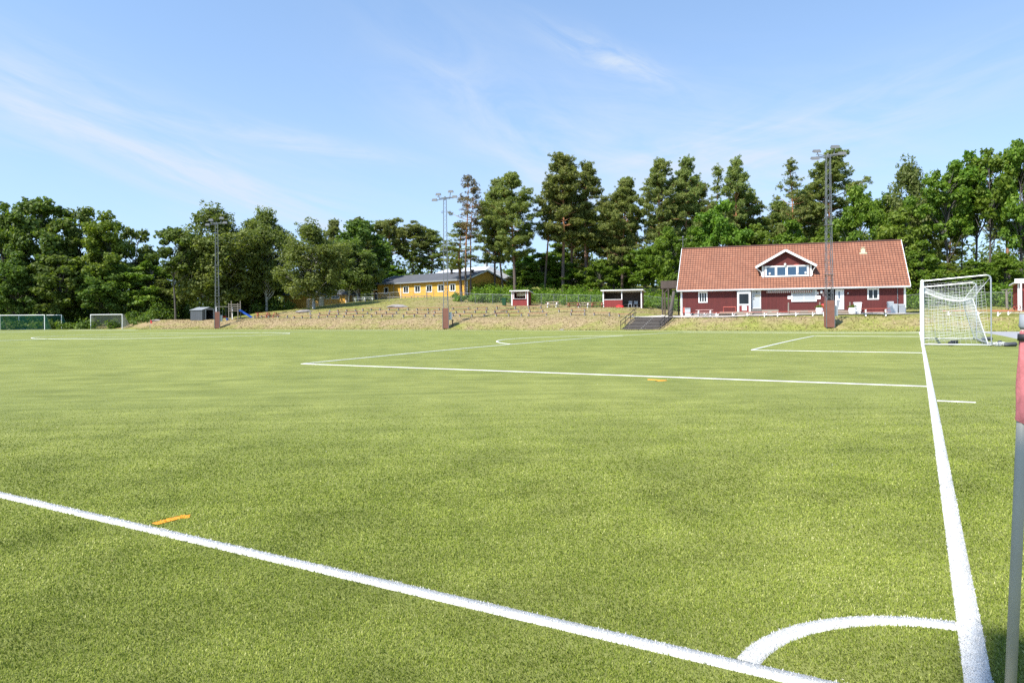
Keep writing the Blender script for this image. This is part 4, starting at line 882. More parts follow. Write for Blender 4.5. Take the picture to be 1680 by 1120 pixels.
for px, d, lab in ((509, 11.5, 'lone concrete bench post without a plank in the middle row'), (541, 14, 'lone concrete bench post without a plank in the highest row')):
    x, y = on_row(px, d); t = thing('bench_post', lab, 'post', (x, y, gz(x, y)), .5); MB().prismx([(-.15, -.2), (.15, -.2), (.11, .4), (-.11, .4)], -.09, .09).build('post', 'concrete', t)
for px, py, s, lab in ((652, 503.3, 1.7, 'flat grey rock in the grass above the bench rows'), (500, 511.5, 1.5, 'pale flat rock in the grass near the birch trunk'), (256, 526, 1.0, 'rounded pale rock at the edge of the dark wood'), (921, 541, .35, 'small pale stone at the foot of the bank')):
    x, y, z = hit(px, py); r_ = random.Random(px); b = MB(); b.lathe([(.5, -.1), (.95, .0), (.85, .13), (.5, .24), (.1, .28)], 12)
    b.v = [(vx*s*(1+r_.uniform(-.12, .12)), vy*s*.7*(1+r_.uniform(-.12, .12)), vz*s*.8+r_.uniform(-.03, .04)) for vx, vy, vz in b.v]; o = b.build('rock', 'stone'); o.location = (x, y, z); tag(o, lab, 'rock')

# stairs up the bank
s0 = hit(1050, 541.2); e0_ = FW+7.9
t = thing('stairway', 'grey timber stairs with black handrails climbing the bank', 'stairs', s0, -TH+0.02)
wd, run, rise, n = 4.1, 5.3, 1.42, 9
X0, Y0 = inv(s0[0], s0[1]); run = FW+8.2-Y0; rise = gz(*fw(X0+.3, FW+8.5))+.05-s0[2]
for i in range(n): MB().bb(-wd/2, wd/2, run*i/n, run*(i+1)/n+.03, rise*i/n-.3, rise*(i+1)/n-.045).build('step', 'darkwood', t); MB().bb(-wd/2-.02, wd/2+.02, run*i/n-.05, run*(i+1)/n+.0, rise*(i+1)/n-.044, rise*(i+1)/n).build('tread', 'greywood', t)
b = MB(); b.bb(-.05, .05, -.03, -.004, -.02, .1)
for i in range(n): b.bb(-.05, .05, run*i/n-.03, run*i/n-.004, rise*i/n+.02, rise*(i+1)/n-.0)
b.build('edge_strip', 'concrete', t)
for sx_ in (-wd/2-.1, wd/2+.1):
    h_ = MB()
    for hh in (.55, 1.0): h_.tube([(sx_, -.1, hh*.9), (sx_, run+.1, rise+hh), (sx_, run+.6, rise+hh)], .035, 6)
    for q in (0, .33, .66, 1): h_.tube([(sx_, run*q, rise*q-.2), (sx_, run*q, rise*q+1.0)], .03, 6)
    h_.build('handrail', 'black', t)

# ---------------------------------------------------------------- floodlight masts
def mast(label, loc, rz, H=17.0):
    t = thing('floodlight_mast', label, 'floodlight', loc, rz, 'lattice floodlight masts beside the pitch')
    wb, wt = .30, .17; b = MB(); nseg = 32
    def hw(z): return wb+(wt-wb)*z/H
    for sx_, sy_ in ((-1, -1), (1, -1), (1, 1), (-1, 1)):
        b.bar((sx_*hw(0), sy_*hw(0), -.2), (sx_*hw(H), sy_*hw(H), H), .05)
    for i in range(nseg):
        z0, z1 = H*i/nseg, H*(i+1)/nseg; a, c = hw(z0), hw(z1)
        for f_ in range(4):
            P = ((-a, -a), (a, -a), (a, a), (-a, a)); Q = ((-c, -c), (c, -c), (c, c), (-c, c)); g, h_ = f_, (f_+1) % 4
            if i % 2: g, h_ = h_, g
            b.bar((*P[g], z0), (*Q[h_], z1), .022)
    b.build('lattice', 'galv', t)
    c = MB()
    for z in (4.9, 9.5): c.bb(-hw(z)-.12, hw(z)+.12, -hw(z)-.12, hw(z)+.12, z, z+.05)
    c.build('joint_plate', 'galv', t)
    c = MB(); c.bb(-.37, .37, -.37, .37, .02, 2.5); c.build('base_box', 'brown_ply', t)
    c = MB()
    for x in (-.37, .37): c.bb(x-.025, x+.025, -.40, -.372, .0, 2.52)
    c.build('box_edging', 'galv', t)
    c = MB(); c.bb(.42, .72, -.15, .25, 1.05, 2.0); ec = c.build('switch_box', 'palegrey', t)
    MB().bb(.45, .69, -.165, -.152, 1.1, 1.95).build('box_door', 'alu', ec)
    c = MB(); c.bar((-1.05, -.1, H-.35), (1.05, -.1, H-.05), .07); c.bar((-.75, .45, H-.1), (.75, -.4, H+.0), .07); c.bar((-.95, .35, H+.15), (-.2, 0, H-.05), .06); c.bar((.2, 0, H-.05), (1.15, .3, H+.1), .06); c.tube([(0, 0, H-.3), (0, 0, H+.12)], .09, 8); c.build('lamp_frame', 'galv', t)
    for x, y, z in ((-1.25, -.3, H-.40), (1.2, -.2, H+.0), (-.85, .45, H+.42), (.7, .2, H+.72)):
        l_ = MB(); l_.add([(x-.35, y-.25, z-.14), (x+.35, y-.25, z-.14), (x+.35, y+.30, z+.04), (x-.35, y+.30, z+.04), (x-.26, y-.15, z+.16), (x+.26, y-.15, z+.16), (x+.26, y+.3, z+.26), (x-.26, y+.3, z+.26)], [(3, 2, 1, 0), (4, 5, 6, 7), (0, 1, 5, 4), (1, 2, 6, 5), (2, 3, 7, 6), (3, 0, 4, 7)])
        lo = l_.build('lamp_head', 'lamp_body', t)
        MB().add([(x-.31, y-.23, z-.142), (x+.31, y-.23, z-.142), (x+.31, y+.24, z+.010), (x-.31, y+.24, z+.010)], [(3, 2, 1, 0)]).build('lamp_glass', 'lampglass', lo)
        MB().tube([(x, y+.1, z+.1), (x*.8, y*.6, H-.15)], .04, 6).build('lamp_arm', 'galv', lo)
    return t
def mast_at(px, d): x, y = on_row(px, d); return (x, y, gz(x, y))
ma = mast('tall lattice floodlight mast in front of the red clubhouse', mast_at(1360.5, 3.9), -.12, 16.05)
dup(ma, mast_at(731.5, 3.4), .02, 'slim lattice floodlight mast in front of the yellow building')
dup(ma, mast_at(356.5, 3.4), .3, 'lattice floodlight mast beside the charcoal shed')
dup(ma, (-8.285, -7.265, 0), .9, 'added lattice mast out of view behind the camera, casting the near corner shadow')  # unseen extra mast, added so its lamp heads shade the near corner
x, y = on_row(742.5, 4.0); t = thing('cable_post', 'short dark post on the bank just right of the middle mast', 'post', (x, y, gz(x, y))); b = MB(); b.bar((0, 0, -.2), (0, 0, .85), .14); b.bb(-.1, .1, -.1, .1, .85, .9); b.build('post', 'darkwood', t)

# ---------------------------------------------------------------- shed and playground
sx0, sy0, sz0 = hit(322, 525.6)
t = thing('garden_shed', 'charcoal metal shed with an open door on top of the bank', 'shed', (sx0, sy0, sz0), radians(-35))
k = mpp(sy0); b = MB(); W_, L_, H_ = 2.6, 3.4, 1.75
b.bb(-L_/2, L_/2, 0, .05, -.2, H_); b.bb(-L_/2, L_/2, W_-.05, W_, -.2, H_); b.prismx([(.05, -.2), (W_-.05, -.2), (W_-.05, H_), (W_/2, H_+.45), (.05, H_)], -L_/2, -L_/2+.05)
b.prismx([(.05, -.2), (.65, -.2), (.65, H_+.2), (.05, H_)], L_/2-.05, L_/2); b.prismx([(1.95, -.2), (W_-.05, -.2), (W_-.05, H_), (1.95, H_+.2)], L_/2-.05, L_/2); b.prismx([(.65, 1.72), (1.95, 1.72), (1.95, H_+.2), (W_/2, H_+.44), (.65, H_+.2)], L_/2-.05, L_/2)
b.build('wall', 'shed', t)
r = MB()
r.bar((-L_/2-.1, W_/4-.06, H_+.19), (L_/2+.12, W_/4-.06, H_+.19), W_/2+.22, .05, (0, -.33, 1)); r.bar((-L_/2-.1, W_*3/4+.06, H_+.19), (L_/2+.12, W_*3/4+.06, H_+.19), W_/2+.22, .05, (0, .33, 1)); r.build('roof', 'grey', t)
d = MB(); d.bb(L_/2+.002, L_/2+.03, .57, .65, 0, 1.8); d.bb(L_/2+.002, L_/2+.03, 1.95, 2.03, 0, 1.8); d.bb(L_/2+.002, L_/2+.034, .57, 2.03, 1.8, 1.88); d.build('door_frame', 'palegrey', t)
x, y, z = hit(368, 524.2); t = thing('swing_frame', 'small white A frame swing set behind the left mast', 'swing', (x, y, z), .35)
for xx in (-1.2, 1.2):
    l_ = MB(); l_.bar((xx, -.75, 0), (xx, 0, 2.05), .09); l_.bar((xx, .75, 0), (xx, 0, 2.05), .09); l_.bar((xx, -.42, .9), (xx, .42, .9), .08); l_.build('a_frame', 'white', t)
MB().bar((-1.3, 0, 2.08), (1.3, 0, 2.08), .1).build('beam', 'oldwood', t)
s_ = MB(); s_.bar((-.25, 0, .5), (-.25, 0, 2.05), .02); s_.bar((.25, 0, .5), (.25, 0, 2.05), .02); so = s_.build('chains', 'galv', t); MB().bb(-.3, .3, -.1, .1, .46, .5).build('swing_seat', 'red', so)
x, y, z = hit(385, 524); t = thing('climbing_tower', 'weathered wooden play tower with a blue slide', 'play tower', (x, y, z), .1)
for a in (-.7, .7):
    for c in (-.7, .7): MB().bar((a, c, -.1), (a, c, 3.0 if c > 0 else 2.6), .11).build('post', 'oldwood', t)
MB().bb(-.75, .75, -.75, .75, 1.35, 1.43).build('platform', 'oldwood', t)
b = MB(); 
for zz in (1.7, 2.05, 2.4): b.bar((-.78, -.78, zz), (.78, -.78, zz), .05, .1); b.bar((-.78, .78, zz), (.78, .78, zz), .05, .1)
b.build('rail', 'oldwood', t)
b = MB(); b.add([(.75, -.3, 1.45), (.75, .3, 1.45), (2.6, .3, .25), (2.6, -.3, .25), (3.0, -.3, .2), (3.0, .3, .2)], [(0, 1, 2, 3), (3, 2, 5, 4)])
b.bar((.75, -.32, 1.52), (2.65, -.32, .33), .05, .22); b.bar((.75, .32, 1.52), (2.65, .32, .33), .05, .22); b.build('slide', 'blueslide', t)
x, y, z = hit(373, 525); t = thing('play_ball', 'small blue ball bucket on the grass by the swing', 'toy', (x, y, z)); MB().lathe([(.16, 0), (.24, .3), (.25, .34)], 12).build('bucket', 'blueslide', t)

# ---------------------------------------------------------------- goals
def net_patch(mb, A, B, C_, D, nu, nv, r=.004, sag=(0, 0, 0)):
    """knotted net over the four-cornered patch A-B-C-D: cords both ways; sag pulls its middle"""
    A, B, C_, D = map(Vector, (A, B, C_, D)); sag = Vector(sag)
    def P(u, v): return A.lerp(B, u).lerp(D.lerp(C_, u), v) + sag*(4*u*(1-u))*(4*v*(1-v))**.8
    for i in range(nu+1): mb.tube([P(i/nu, k/12) for k in range(13)], r, 3, False)
    for j in range(nv+1): mb.tube([P(k/14, j/nv) for k in range(15)], r, 3, False)
def box_goal(label, loc, rz):
    """big goal: mouth along local y, net box going back along local +x"""
    t = thing('football_goal', label, 'goal', loc, rz); G, H, B = 3.66, 2.44, 2.22
    for y in (-G-.06, G+.06): MB().tube([(0, y, -.02), (0, y, H+.06)], .06, 12).build('post', 'white_metal', t)
    MB().tube([(0, -G-.12, H+.06), (0, G+.12, H+.06)], .06, 12).build('crossbar', 'white_metal', t)
    for y in (-G-.06, G+.06):
        s_ = MB(); R = .14
        s_.tube([(.05, y, H+.06), (B-R, y, H+.22)] + [(B-R+R*sin(a), y, H+.22-R+R*cos(a)) for a in (.5, 1.0, 1.57)] + [(B, y, .05), (.06, y, .05)], .028, 8); s_.build('side_frame', 'alu', t)
    MB().tube([(B, -G-.06, .05), (B, G+.06, .05)], .03, 8).build('ground_bar', 'alu', t)
    n = MB(); y0, y1 = -G, G; bx = 1.66; tz = 1.80
    net_patch(n, (.07, y0, H-.2), (.07, y1, H-.2), (bx, y1*.93, tz), (bx, y0*.93, tz), 28, 7, .003, (.05, 0, -.2))
    net_patch(n, (bx, y0*.93, tz), (bx, y1*.93, tz), (B-.1, y1, .08), (B-.1, y0, .08), 32, 13, .003, (.06, 0, 0))
    for y, yy in ((y0, y0*.93), (y1, y1*.93)):
        net_patch(n, (.07, y, H-.06), (B-.22, y, H+.04), (B-.06, y, .45), (.07, y, .06), 17, 19, .0034, (0, .05 if y > 0 else -.05, -.05))
        net_patch(n, (.07, y, H-.2), (bx, yy, tz), (B-.1, y, .08), (.07, y*.97, .06), 12, 14, .003, (0, .05 if y > 0 else -.05, 0))
    net_patch(n, (B-.22, y0, H-.1), (B-.22, y1, H-.1), (bx, y1*.93, tz), (bx, y0*.93, tz), 24, 3, .003, (0, 0, -.3))
    no = n.build('net', 'net', t)
    e = MB(); q = 14
    e.tube([(.07+(bx-.07)*i/q, y0+(y0*.93-y0)*i/q, H-.2+(tz-H+.2)*i/q-.13*sin(pi*i/q)) for i in range(q+1)] + [(bx, y0*.93+(y1*.93-y0*.93)*i/q, tz) for i in range(1, q+1)], .014, 6); e.tube([(bx, y0*.93, tz), (B-.1, y0, .08)], .02, 6); e.tube([(bx, y1*.93, tz), (B-.1, y1, .08)], .02, 6); e.build('net_rope', 'net', no)
    g = MB()
    for y in (y0, y1): g.tube([(B-.02, y*.98, H+.12), (bx, y*.93, tz)], .012, 5)
    g.build('guy_rope', 'net', no)
    return t
gx, gy = fw(-.06, MC); g = box_goal('full size white football goal with a sagging white net on the right', (gx, gy, crown(0, MC)), -TH)
for (X, Y, rz, lab) in ((2.75, MC-3.7, .3, 'dark sandbag lying behind the near rear corner of the right goal'), (2.55, MC-2.2, 1.2, 'dark sandbag lying across the rear bar of the right goal'), (2.5, MC+2.8, .2, 'dark sandbag at the far rear corner of the right goal')):
    x, y = fw(X, Y); b = MB(); b.tube([(-.42, 0, .07), (-.32, .02, .075), (0, 0, .085), (.3, -.03, .075), (.42, 0, .06)], [.03, .08, .09, .085, .03], 9); r_ = random.Random(5); b.v = [(a+r_.uniform(-.015, .015), c+r_.uniform(-.015, .015), d+r_.uniform(-.01, .015)) for a, c, d in b.v]
    o = b.build('sandbag', 'sack', None, True); o.location = (x, y, float(crown(X, Y))); o.rotation_euler = (0, 0, rz); o.scale = (.66, 1, 1); tag(o, lab, 'sandbag')
x0, y0 = fw(.9, MC-3.5); x1, y1 = fw(1.0, MC+2.9); t = thing('counterweight_beam', 'black counterweight beam lying across the ground bars of the right goal', 'weight', (*fw(1.0, MC-2.4), float(crown(1, MC-2.4))), -TH+1.45); b = MB(); b.bb(-1.3, 1.3, -.07, .07, .02, .14); b.bb(-.1, .1, -.09, .09, .02, .17); b.build('beam', 'black', t)
t = thing('net_heap', 'bunched white net end behind the near rear corner of the right goal', 'net', (*fw(2.45, MC-3.6), float(crown(2.45, MC-3.6)))); b = MB(); r_ = random.Random(4)
for i in range(46): p = [(r_.uniform(-.35, .35), r_.uniform(-.25, .25), r_.uniform(.02, .16)) for _ in range(3)]; b.tube(p, .008, 4)
b.build('net_cords', 'net', t)
def small_goal(label, loc, rz, W_, H_, B_, netm, group, upper=.0, brace=True):
    """training goal seen from the front: posts, bar, ground frame, slanted net"""
    t = thing('training_goal', label, 'goal', loc, rz, group)
    for x in (-W_/2, W_/2): MB().tube([(x, 0, 0), (x, 0, H_)], .06, 10).build('post', 'white_metal', t)
    MB().tube([(-W_/2-.06, 0, H_), (W_/2+.06, 0, H_)], .06, 10).build('crossbar', 'white_metal', t)
    s_ = MB()
    for x in (-W_/2, W_/2): s_.tube([(x, .06, H_), (x, upper, H_), (x, B_, .05), (x, .06, .05)], .03, 7)
    s_.tube([(-W_/2, B_, .05), (W_/2, B_, .05)], .03, 7); s_.build('rear_frame', 'alu', t)
    n = MB(); net_patch(n, (-W_/2, max(upper, .08), H_), (W_/2, max(upper, .08), H_), (W_/2, B_, .06), (-W_/2, B_, .06), int(W_/.13), int(H_/.13), .017, (0, .12, -.1))
    for x in (-W_/2, W_/2): net_patch(n, (x, .07, H_), (x, upper+.1, H_), (x, B_, .06), (x, .07, .06), 11, 18, .016)
    n.build('net', netm, t); return t
def on_d(px, D): return spot(px, D, 0)
def flat(px, py):
    D = CAMH*FOC/(py-hz(px)); return (at(px, D), D, float(crown(*inv(at(px, D), D))))
small_goal('white goal with a dark green net at the far left edge', spot(36.5, 117, 0), radians(3), 7.15, 2.44, 1.9, 'greennet', 'spare goals at the far end of the pitch', .4)
small_goal('second white goal with a green net standing behind the leftmost goal', spot(66, 121.5, 0), radians(2), 7.15, 2.44, 1.9, 'greennet', 'spare goals at the far end of the pitch', .3)
small_goal('white goal with a grey net standing apart at the edge of the wood', spot(174.5, 119.5, 0), radians(-14), 6.4, 2.44, 2.0, 'greynet', 'spare goals at the far end of the pitch', .3)

# corner flags
fx, fy = fw(.02, .02)
t = thing('corner_flag', 'near corner pole with its faded red flag wrapped and taped round it', 'corner flag', (1.824, 2.62, -.02))
top = Vector((.070, -.02, 1.585)); P = lambda s: tuple(top*s)
MB().tube([P(0), P(.5), P(.975)], [.0185, .0185, .0188], 18).build('pole', 'ivory', t, True)
c = MB(); c.tube([P(.965), P(.972), P(1.0)], [.020, .0245, .0235], 18); c.build('cap', 'grey', t, True)
fl = MB(); r_ = random.Random(6); prof = [(.962, .020), (.950, .024), (.925, .025), (.90, .0262), (.87, .0285), (.84, .0300), (.81, .0315), (.78, .0325), (.757, .0330), (.752, .0285)]
rings = []
for i, (s, r) in enumerate(prof): rings.append((Vector(P(s))+Vector((max(0, r-.021)*.9, 0, 0)), r))
n = 20; vs = []
for i, (p, r) in enumerate(rings):
    for k in range(n):
        a = 2*pi*k/n; w_ = r*(1+.10*sin(3*a+i*1.3)+.07*sin(7*a-i*.9)+.05*sin(11*a+i*2.1)); vs.append((p.x+w_*cos(a), p.y+w_*sin(a), p.z+.008*sin(2*a+i)))
fl.add(vs, [(i*n+k, (i+1)*n+k, (i+1)*n+(k+1) % n, i*n+(k+1) % n) for i in range(len(rings)-1) for k in range(n)])
fo = fl.build('flag', 'pink', t, True); sm = fo.modifiers.new('s', 'SUBSURF'); sm.levels = sm.render_levels = 2
b = MB(); b.tube([P(.938), P(.954)], .0268, 18); bo = b.build('tie_band', 'black', t, True); b = MB(); b.add([], []); q = Vector(P(.946)); b.box(q.x+.012, q.y-.022, q.z, .02, .014, .024, .4); b.build('band_buckle', 'teal', t)
x, y, z = flat(248.5, 540.3); t = thing('corner_flag', 'small red corner flag on a thin pole at the far left corner', 'corner flag', (*fw(-FL, FW), 0)); MB().tube([(0, 0, 0), (0, 0, 1.55)], .03, 7).build('pole', 'ivory', t)
b = MB(); b.add([(.03, 0, 1.52), (.2, .03, 1.36), (.34, .05, 1.02), (.1, .0, .92), (.03, 0, 1.0), (.03, .02, 1.52), (.2, .05, 1.36), (.34, .07, 1.02), (.1, .02, .92), (.03, .02, 1.0)], [(0, 1, 2, 3, 4), (9, 8, 7, 6, 5), (0, 5, 6, 1), (1, 6, 7, 2), (2, 7, 8, 3), (3, 8, 9, 4), (4, 9, 5, 0)]); b.build('flag', 'red', t)

# ---------------------------------------------------------------- yellow buildings
YA, YB = (at(620, 140), 140.0), (at(767, 124), 124.0)
YL = math.dist(YA, YB); yrz = math.atan2(YB[1]-YA[1], YB[0]-YA[0]); yz = (CAMH+29.6*140/FOC)-.25
yt = thing('yellow_building', 'long low yellow timber building with dark grey roof above the bench slope', 'building', (YA[0], YA[1], yz), yrz)
def ypx(px):
    u = (px-840)/FOC; c, s = cos(yrz), sin(yrz); return (u*YA[1]-YA[0])/(c-u*s)
Wd, eh, rh_ = 9.6, 3.3, 5.0
b = MB(); b.bb(0, YL, 0, .2, -1.5, eh); b.bb(0, YL, Wd-.2, Wd, -1.5, eh)
for x0, x1 in ((0, .2), (YL-.2, YL)): b.prismx([(.2, -1.5), (Wd-.2, -1.5), (Wd-.2, eh), (Wd/2, rh_-.1), (.2, eh)], x0, x1)
b.build('wall', 'yellow', yt); MB().bb(-.03, YL+.03, -.03, -.002, -1.5, .05).build('plinth', 'concrete', yt)
r = MB(); q = (rh_-eh+.15)/(Wd/2)
for sg, ya in ((1, -.6), (-1, Wd+.6)): r.add([(-.5, ya, eh-.05-.6*q*0), (YL+.5, ya, eh-.05), (YL+.5, Wd/2, rh_+.08), (-.5, Wd/2, rh_+.08), (-.5, ya, eh-.2), (YL+.5, ya, eh-.2), (YL+.5, Wd/2, rh_-.08), (-.5, Wd/2, rh_-.08)], [(0, 1, 2, 3), (7, 6, 5, 4), (0, 4, 5, 1), (1, 5, 6, 2), (3, 7, 4, 0)])
ro = r.build('roof', 'felt', yt)
for x in (-.52, YL+.52):
    MB().bar((x, -.62, eh-.13), (x, Wd/2, rh_+.0), .04, .24, (0, -q, 1)).build('bargeboard', 'white', yt); MB().bar((x, Wd+.62, eh-.13), (x, Wd/2, rh_+.0), .04, .24, (0, q, 1)).build('bargeboard', 'white', yt)
MB().bb(-.5, YL+.5, -.66, -.605, eh-.24, eh-.02).build('gutter', 'grey', yt)
for p, wd in ((634, 1.0), (666.5, 1.35), (685.5, 1.35), (704.5, 1.35), (724, 1.45), (743, 1.2)):
    m_ = ypx(p); window(yt, m_-wd/2, m_+wd/2, 1.35, 2.45, 0, 1 if p == 634 else 2, .13)
for p in (647, 766): m_ = ypx(p); MB().tube([(m_, -.08, 0), (m_, -.08, eh-.3), (m_, -.5, eh-.15)], .05, 7).build('downpipe', 'grey', yt)
m_ = ypx(658); MB().bb(m_-.06, m_+.06, -.03, -.002, 0, eh-.25).build('trim_board', 'white', yt)
for xx in (YL-.0,): MB().bb(YL-.1, YL+.03, -.03, .1, -.2, eh-.2).build('corner_board', 'white', yt)
gw = MB(); gw.bb(YL+.002, YL+.05, 5.6, 6.7, .9, 2.2); go = gw.build('gable_window', 'white', yt); MB().bb(YL+.051, YL+.06, 5.72, 6.58, 1.02, 2.08).build('pane', 'glass', go)
# porch at the left end, raised wing with pale metal roof behind, vents
b = MB(); b.bb(-1.7, -.002, .3, 4, -1.2, 2.05); b.build('porch', 'yellow', yt); MB().bb(-2.1, -.004, -.1, 4.2, 2.06, 2.2).build('porch_roof', 'white', yt); MB().bb(-1.3, -.5, .27, .298, 0, 1.9).build('porch_door', 'dark', yt)
w0, w1 = ypx(668)-1, ypx(744); b = MB(); b.bb(w0+.3, w1-.3, 7.5, 15.5, 2.0, 4.2); b.build('rear_wing', 'yellow', yt)
r = MB(); r.add([(w0-3.0, 5.6, 4.0), (w1+.6, 5.6, 4.0), (w1-1.0, 11, 6.35), (w0+.6, 11, 6.35), (w1+.6, 16.2, 4.0), (w0-3, 16.2, 4.0)], [(0, 1, 2, 3), (2, 4, 5, 3), (1, 4, 2), (0, 3, 5), (0, 5, 4, 1)]); r.build('rear_roof', 'metalroof', yt)
for p, yy_, hh in ((706, 3.6, .8), (720, 3.6, 1.0), (742, 3.2, .5)):
    m_ = ypx(p)+2.0; b = MB(); zb = eh+q*yy_-.1; b.tube([(m_, yy_, zb), (m_, yy_, zb+hh)], .22, 10); b.tube([(m_, yy_, zb+hh), (m_, yy_, zb+hh+.22)], .36, 10); b.build('roof_vent', 'black', yt)
m_ = ypx(707)+4; MB().bb(m_-.3, m_+.3, 10.4, 11, 6.0, 7.0).build('chimney', 'palegrey', yt)
m_ = ypx(671); MB().tube([(m_+1.5, 9, 5.0), (m_+1.5, 9, 8.6)], .05, 6).build('aerial_pole', 'galv', yt)
x, y, z = spot(520, 141); z = CAMH+(hz(520)-500)*141/FOC
st = thing('yellow_outbuilding', 'small yellow outbuilding with dark roof half hidden behind the birches', 'building', (at(466, 143), 143, z), -radians(9))
sl_ = (575-466)*mpp(141)
b = MB(); b.bb(0, sl_, 0, 5, -.8, 2.05); b.build('wall', 'yellow', st)
r = MB(); r.prismx([(-.5, 1.95), (-.5, 2.1), (2.5, 3.1), (5.5, 2.1), (5.5, 1.95)], -.5, sl_+.5); r.build('roof', 'felt', st)
for a, wd in ((9.2, .9), (11.0, 1.5)): window(st, a-wd/2, a+wd/2, 1.25, 1.75, 0, 2, .1)
d = MB(); d.bb(8.0-.5, 8.0+.5, -.03, -.002, -.2, 1.9); d.build('door', 'cream', st)
b = MB(); b.bb(.0, .12, -.03, -.002, -.4, 2.0); b.bb(sl_-.12, sl_, -.03, -.002, -.4, 2.0); b.bb(5.3, 5.42, -.03, -.002, -.4, 2.0); b.build('corner_board', 'white', st)
# railing terrace in front of the yellow building
t = thing('terrace_railing', 'weathered grey wooden railing along the front of the yellow building', 'railing', (YA[0], YA[1], yz), yrz)
p0, p1 = ypx(640), ypx(722)
for k in range(9): xx = p0+(p1-p0)*k/8; MB().bar((xx, -2.2, -1.5), (xx, -2.2, .55), .1).build('post', 'oldwood', t)
for zz in (-.35, .05, .5): MB().bar((p0, -2.26, zz), (p1, -2.26, zz), .04, .14).build('rail', 'oldwood', t)
b = MB(); b.bb(p0, p1, -2.1, -.1, -.75, -.6); b.build('terrace_floor', 'deckwood', t)
for px, D, lab in ((588, 131, 'white garden table behind the wire fence left of the yellow building'), (604, 130, 'white garden bench behind the wire fence close to the yellow porch')):
    picnic(lab, spot(px, D), .4, 'white', 'white', 2.0)
# cabin roof glimpsed in the wood
x, D = at(929, 150), 150; z = CAMH+(hz(929)-459)*150/FOC; zg = gz(x, D)
t = thing('wood_cabin', 'pale roofed cabin half hidden among the pine trunks', 'cabin', (x, D, zg), -radians(14)); hh = z-zg
b = MB(); b.bb(-2.6, 2.6, 0, 4, -.3, hh-.15); b.build('wall', 'darkwood', t); b = MB(); b.add([(-3.1, -.6, hh+.25), (3.1, -.6, hh-.35), (3.1, 4.5, hh+.2), (-3.1, 4.5, hh+.8), (-3.1, -.6, hh+.43), (3.1, -.6, hh-.17), (3.1, 4.5, hh+.38), (-3.1, 4.5, hh+.98)], [(3, 2, 1, 0), (4, 5, 6, 7), (0, 1, 5, 4), (1, 2, 6, 5), (2, 3, 7, 6), (3, 0, 4, 7)]); b.build('roof', 'cream', t)

# ---------------------------------------------------------------- wire fences
def wire_fence(label, pts, h, step=2.6):
    """chain link fence through ground points (x, y): posts, top rail, mesh"""
    P = [np.array(p) for p in pts]; x0, y0 = P[0]; t = thing('wire_fence', label, 'fence', (x0, y0, gz(x0, y0)))
    z0 = gz(x0, y0); path = []
    for a, b in zip(P[:-1], P[1:]):
        n = max(1, int(round(np.linalg.norm(b-a)/step))); path += [a+(b-a)*k/n for k in range(n)]
    path.append(P[-1]); Q = [(p[0]-x0, p[1]-y0, gz(p[0], p[1])-z0) for p in path]
    for q in Q: MB().tube([(q[0], q[1], q[2]-.3), (q[0], q[1], q[2]+h+.03)], .035, 6).build('post', 'galv', t)
    MB().tube([(a, b, c+h) for a, b, c in Q], .024, 6).build('top_rail', 'galv', t)
    me = bpy.data.meshes.new('wire_mesh'); vs, fs, uv = [], [], []; s = 0
    for i, q in enumerate(Q):
        if i: s += math.dist(q[:2], Q[i-1][:2])
        vs += [(q[0], q[1], q[2]), (q[0], q[1], q[2]+h-.02)]; uv += [(s, 0), (s, h)]
        if i: fs.append((2*i-2, 2*i, 2*i+1, 2*i-1))
    me.from_pydata(vs, [], fs); ul = me.uv_layers.new(name='UVMap')
    for lp in me.loops: ul.data[lp.index].uv = uv[lp.vertex_index]
    me.materials.append(M['mesh']); o = bpy.data.objects.new('wire_mesh', me); col.objects.link(o); o.parent = t
def xy(px, D): return (at(px, D), D)
wire_fence('grey chain link fence climbing from the birches towards the yellow building', [xy(504, 126), xy(560, 125), xy(620, 124), xy(700, 121)], 1.5)
wire_fence('grey chain link fence in front of the bushes between the yellow building and the kiosk', [xy(701, 119.5), xy(712, 118), xy(780, 113.5), xy(838, 111)], 1.6)
wire_fence('grey chain link fence between the kiosk and the dugout shelter', [xy(868, 110), xy(930, 106), xy(990, 101.5)], 1.75)
wire_fence('grey chain link fence between the dugout shelter and the clubhouse balcony', [xy(1054, 99.5), xy(1086, 97), xy(1120, 94.5)], 1.75)
wire_fence('grey chain link fence behind the right goal and the clubhouse corner', [xy(1480, 88), xy(1540, 85), xy(1610, 82), xy(1660, 80), xy(1720, 77)], 1.9)

# ---------------------------------------------------------------- trees
def leaves(centres, radii, counts, size, rng, aspect=1.7, up=0.35, droop=0.0, tone_shift=None, out=1.05):
    """leaf-sized diamonds spread through soft clumps; returns vertices and tones"""
    C = np.repeat(centres, counts, 0); R = np.repeat(radii, counts, 0); n = len(C)
    d = rng.normal(0, 1, (n, 3)); d /= np.linalg.norm(d, axis=1)[:, None]; rr = rng.random(n)**0.45
    p = C + d*R*rr[:, None]
    nrm = d*out + rng.normal(0, 0.6, (n, 3)); nrm[:, 2] += up; nrm /= np.linalg.norm(nrm, axis=1)[:, None]
    a = rng.normal(0, 1, (n, 3)); a[:, 2] -= droop; t = a - nrm*(a*nrm).sum(1)[:, None]; t /= np.linalg.norm(t, axis=1)[:, None]
    b = np.cross(nrm, t); s = size*rng.uniform(0.55, 1.35, n)[:, None]
    V = np.stack([p-t*s*aspect*.5, p+b*s*.5, p+t*s*aspect*.5, p-b*s*.5], 1).reshape(-1, 3)
    ct = rng.normal(0, 0.13, len(centres)) if tone_shift is None else tone_shift
    tone = np.clip(0.5 + np.repeat(ct, counts) + rng.normal(0, 0.2, n), 0, 1)
    return V, np.repeat(tone, 4)
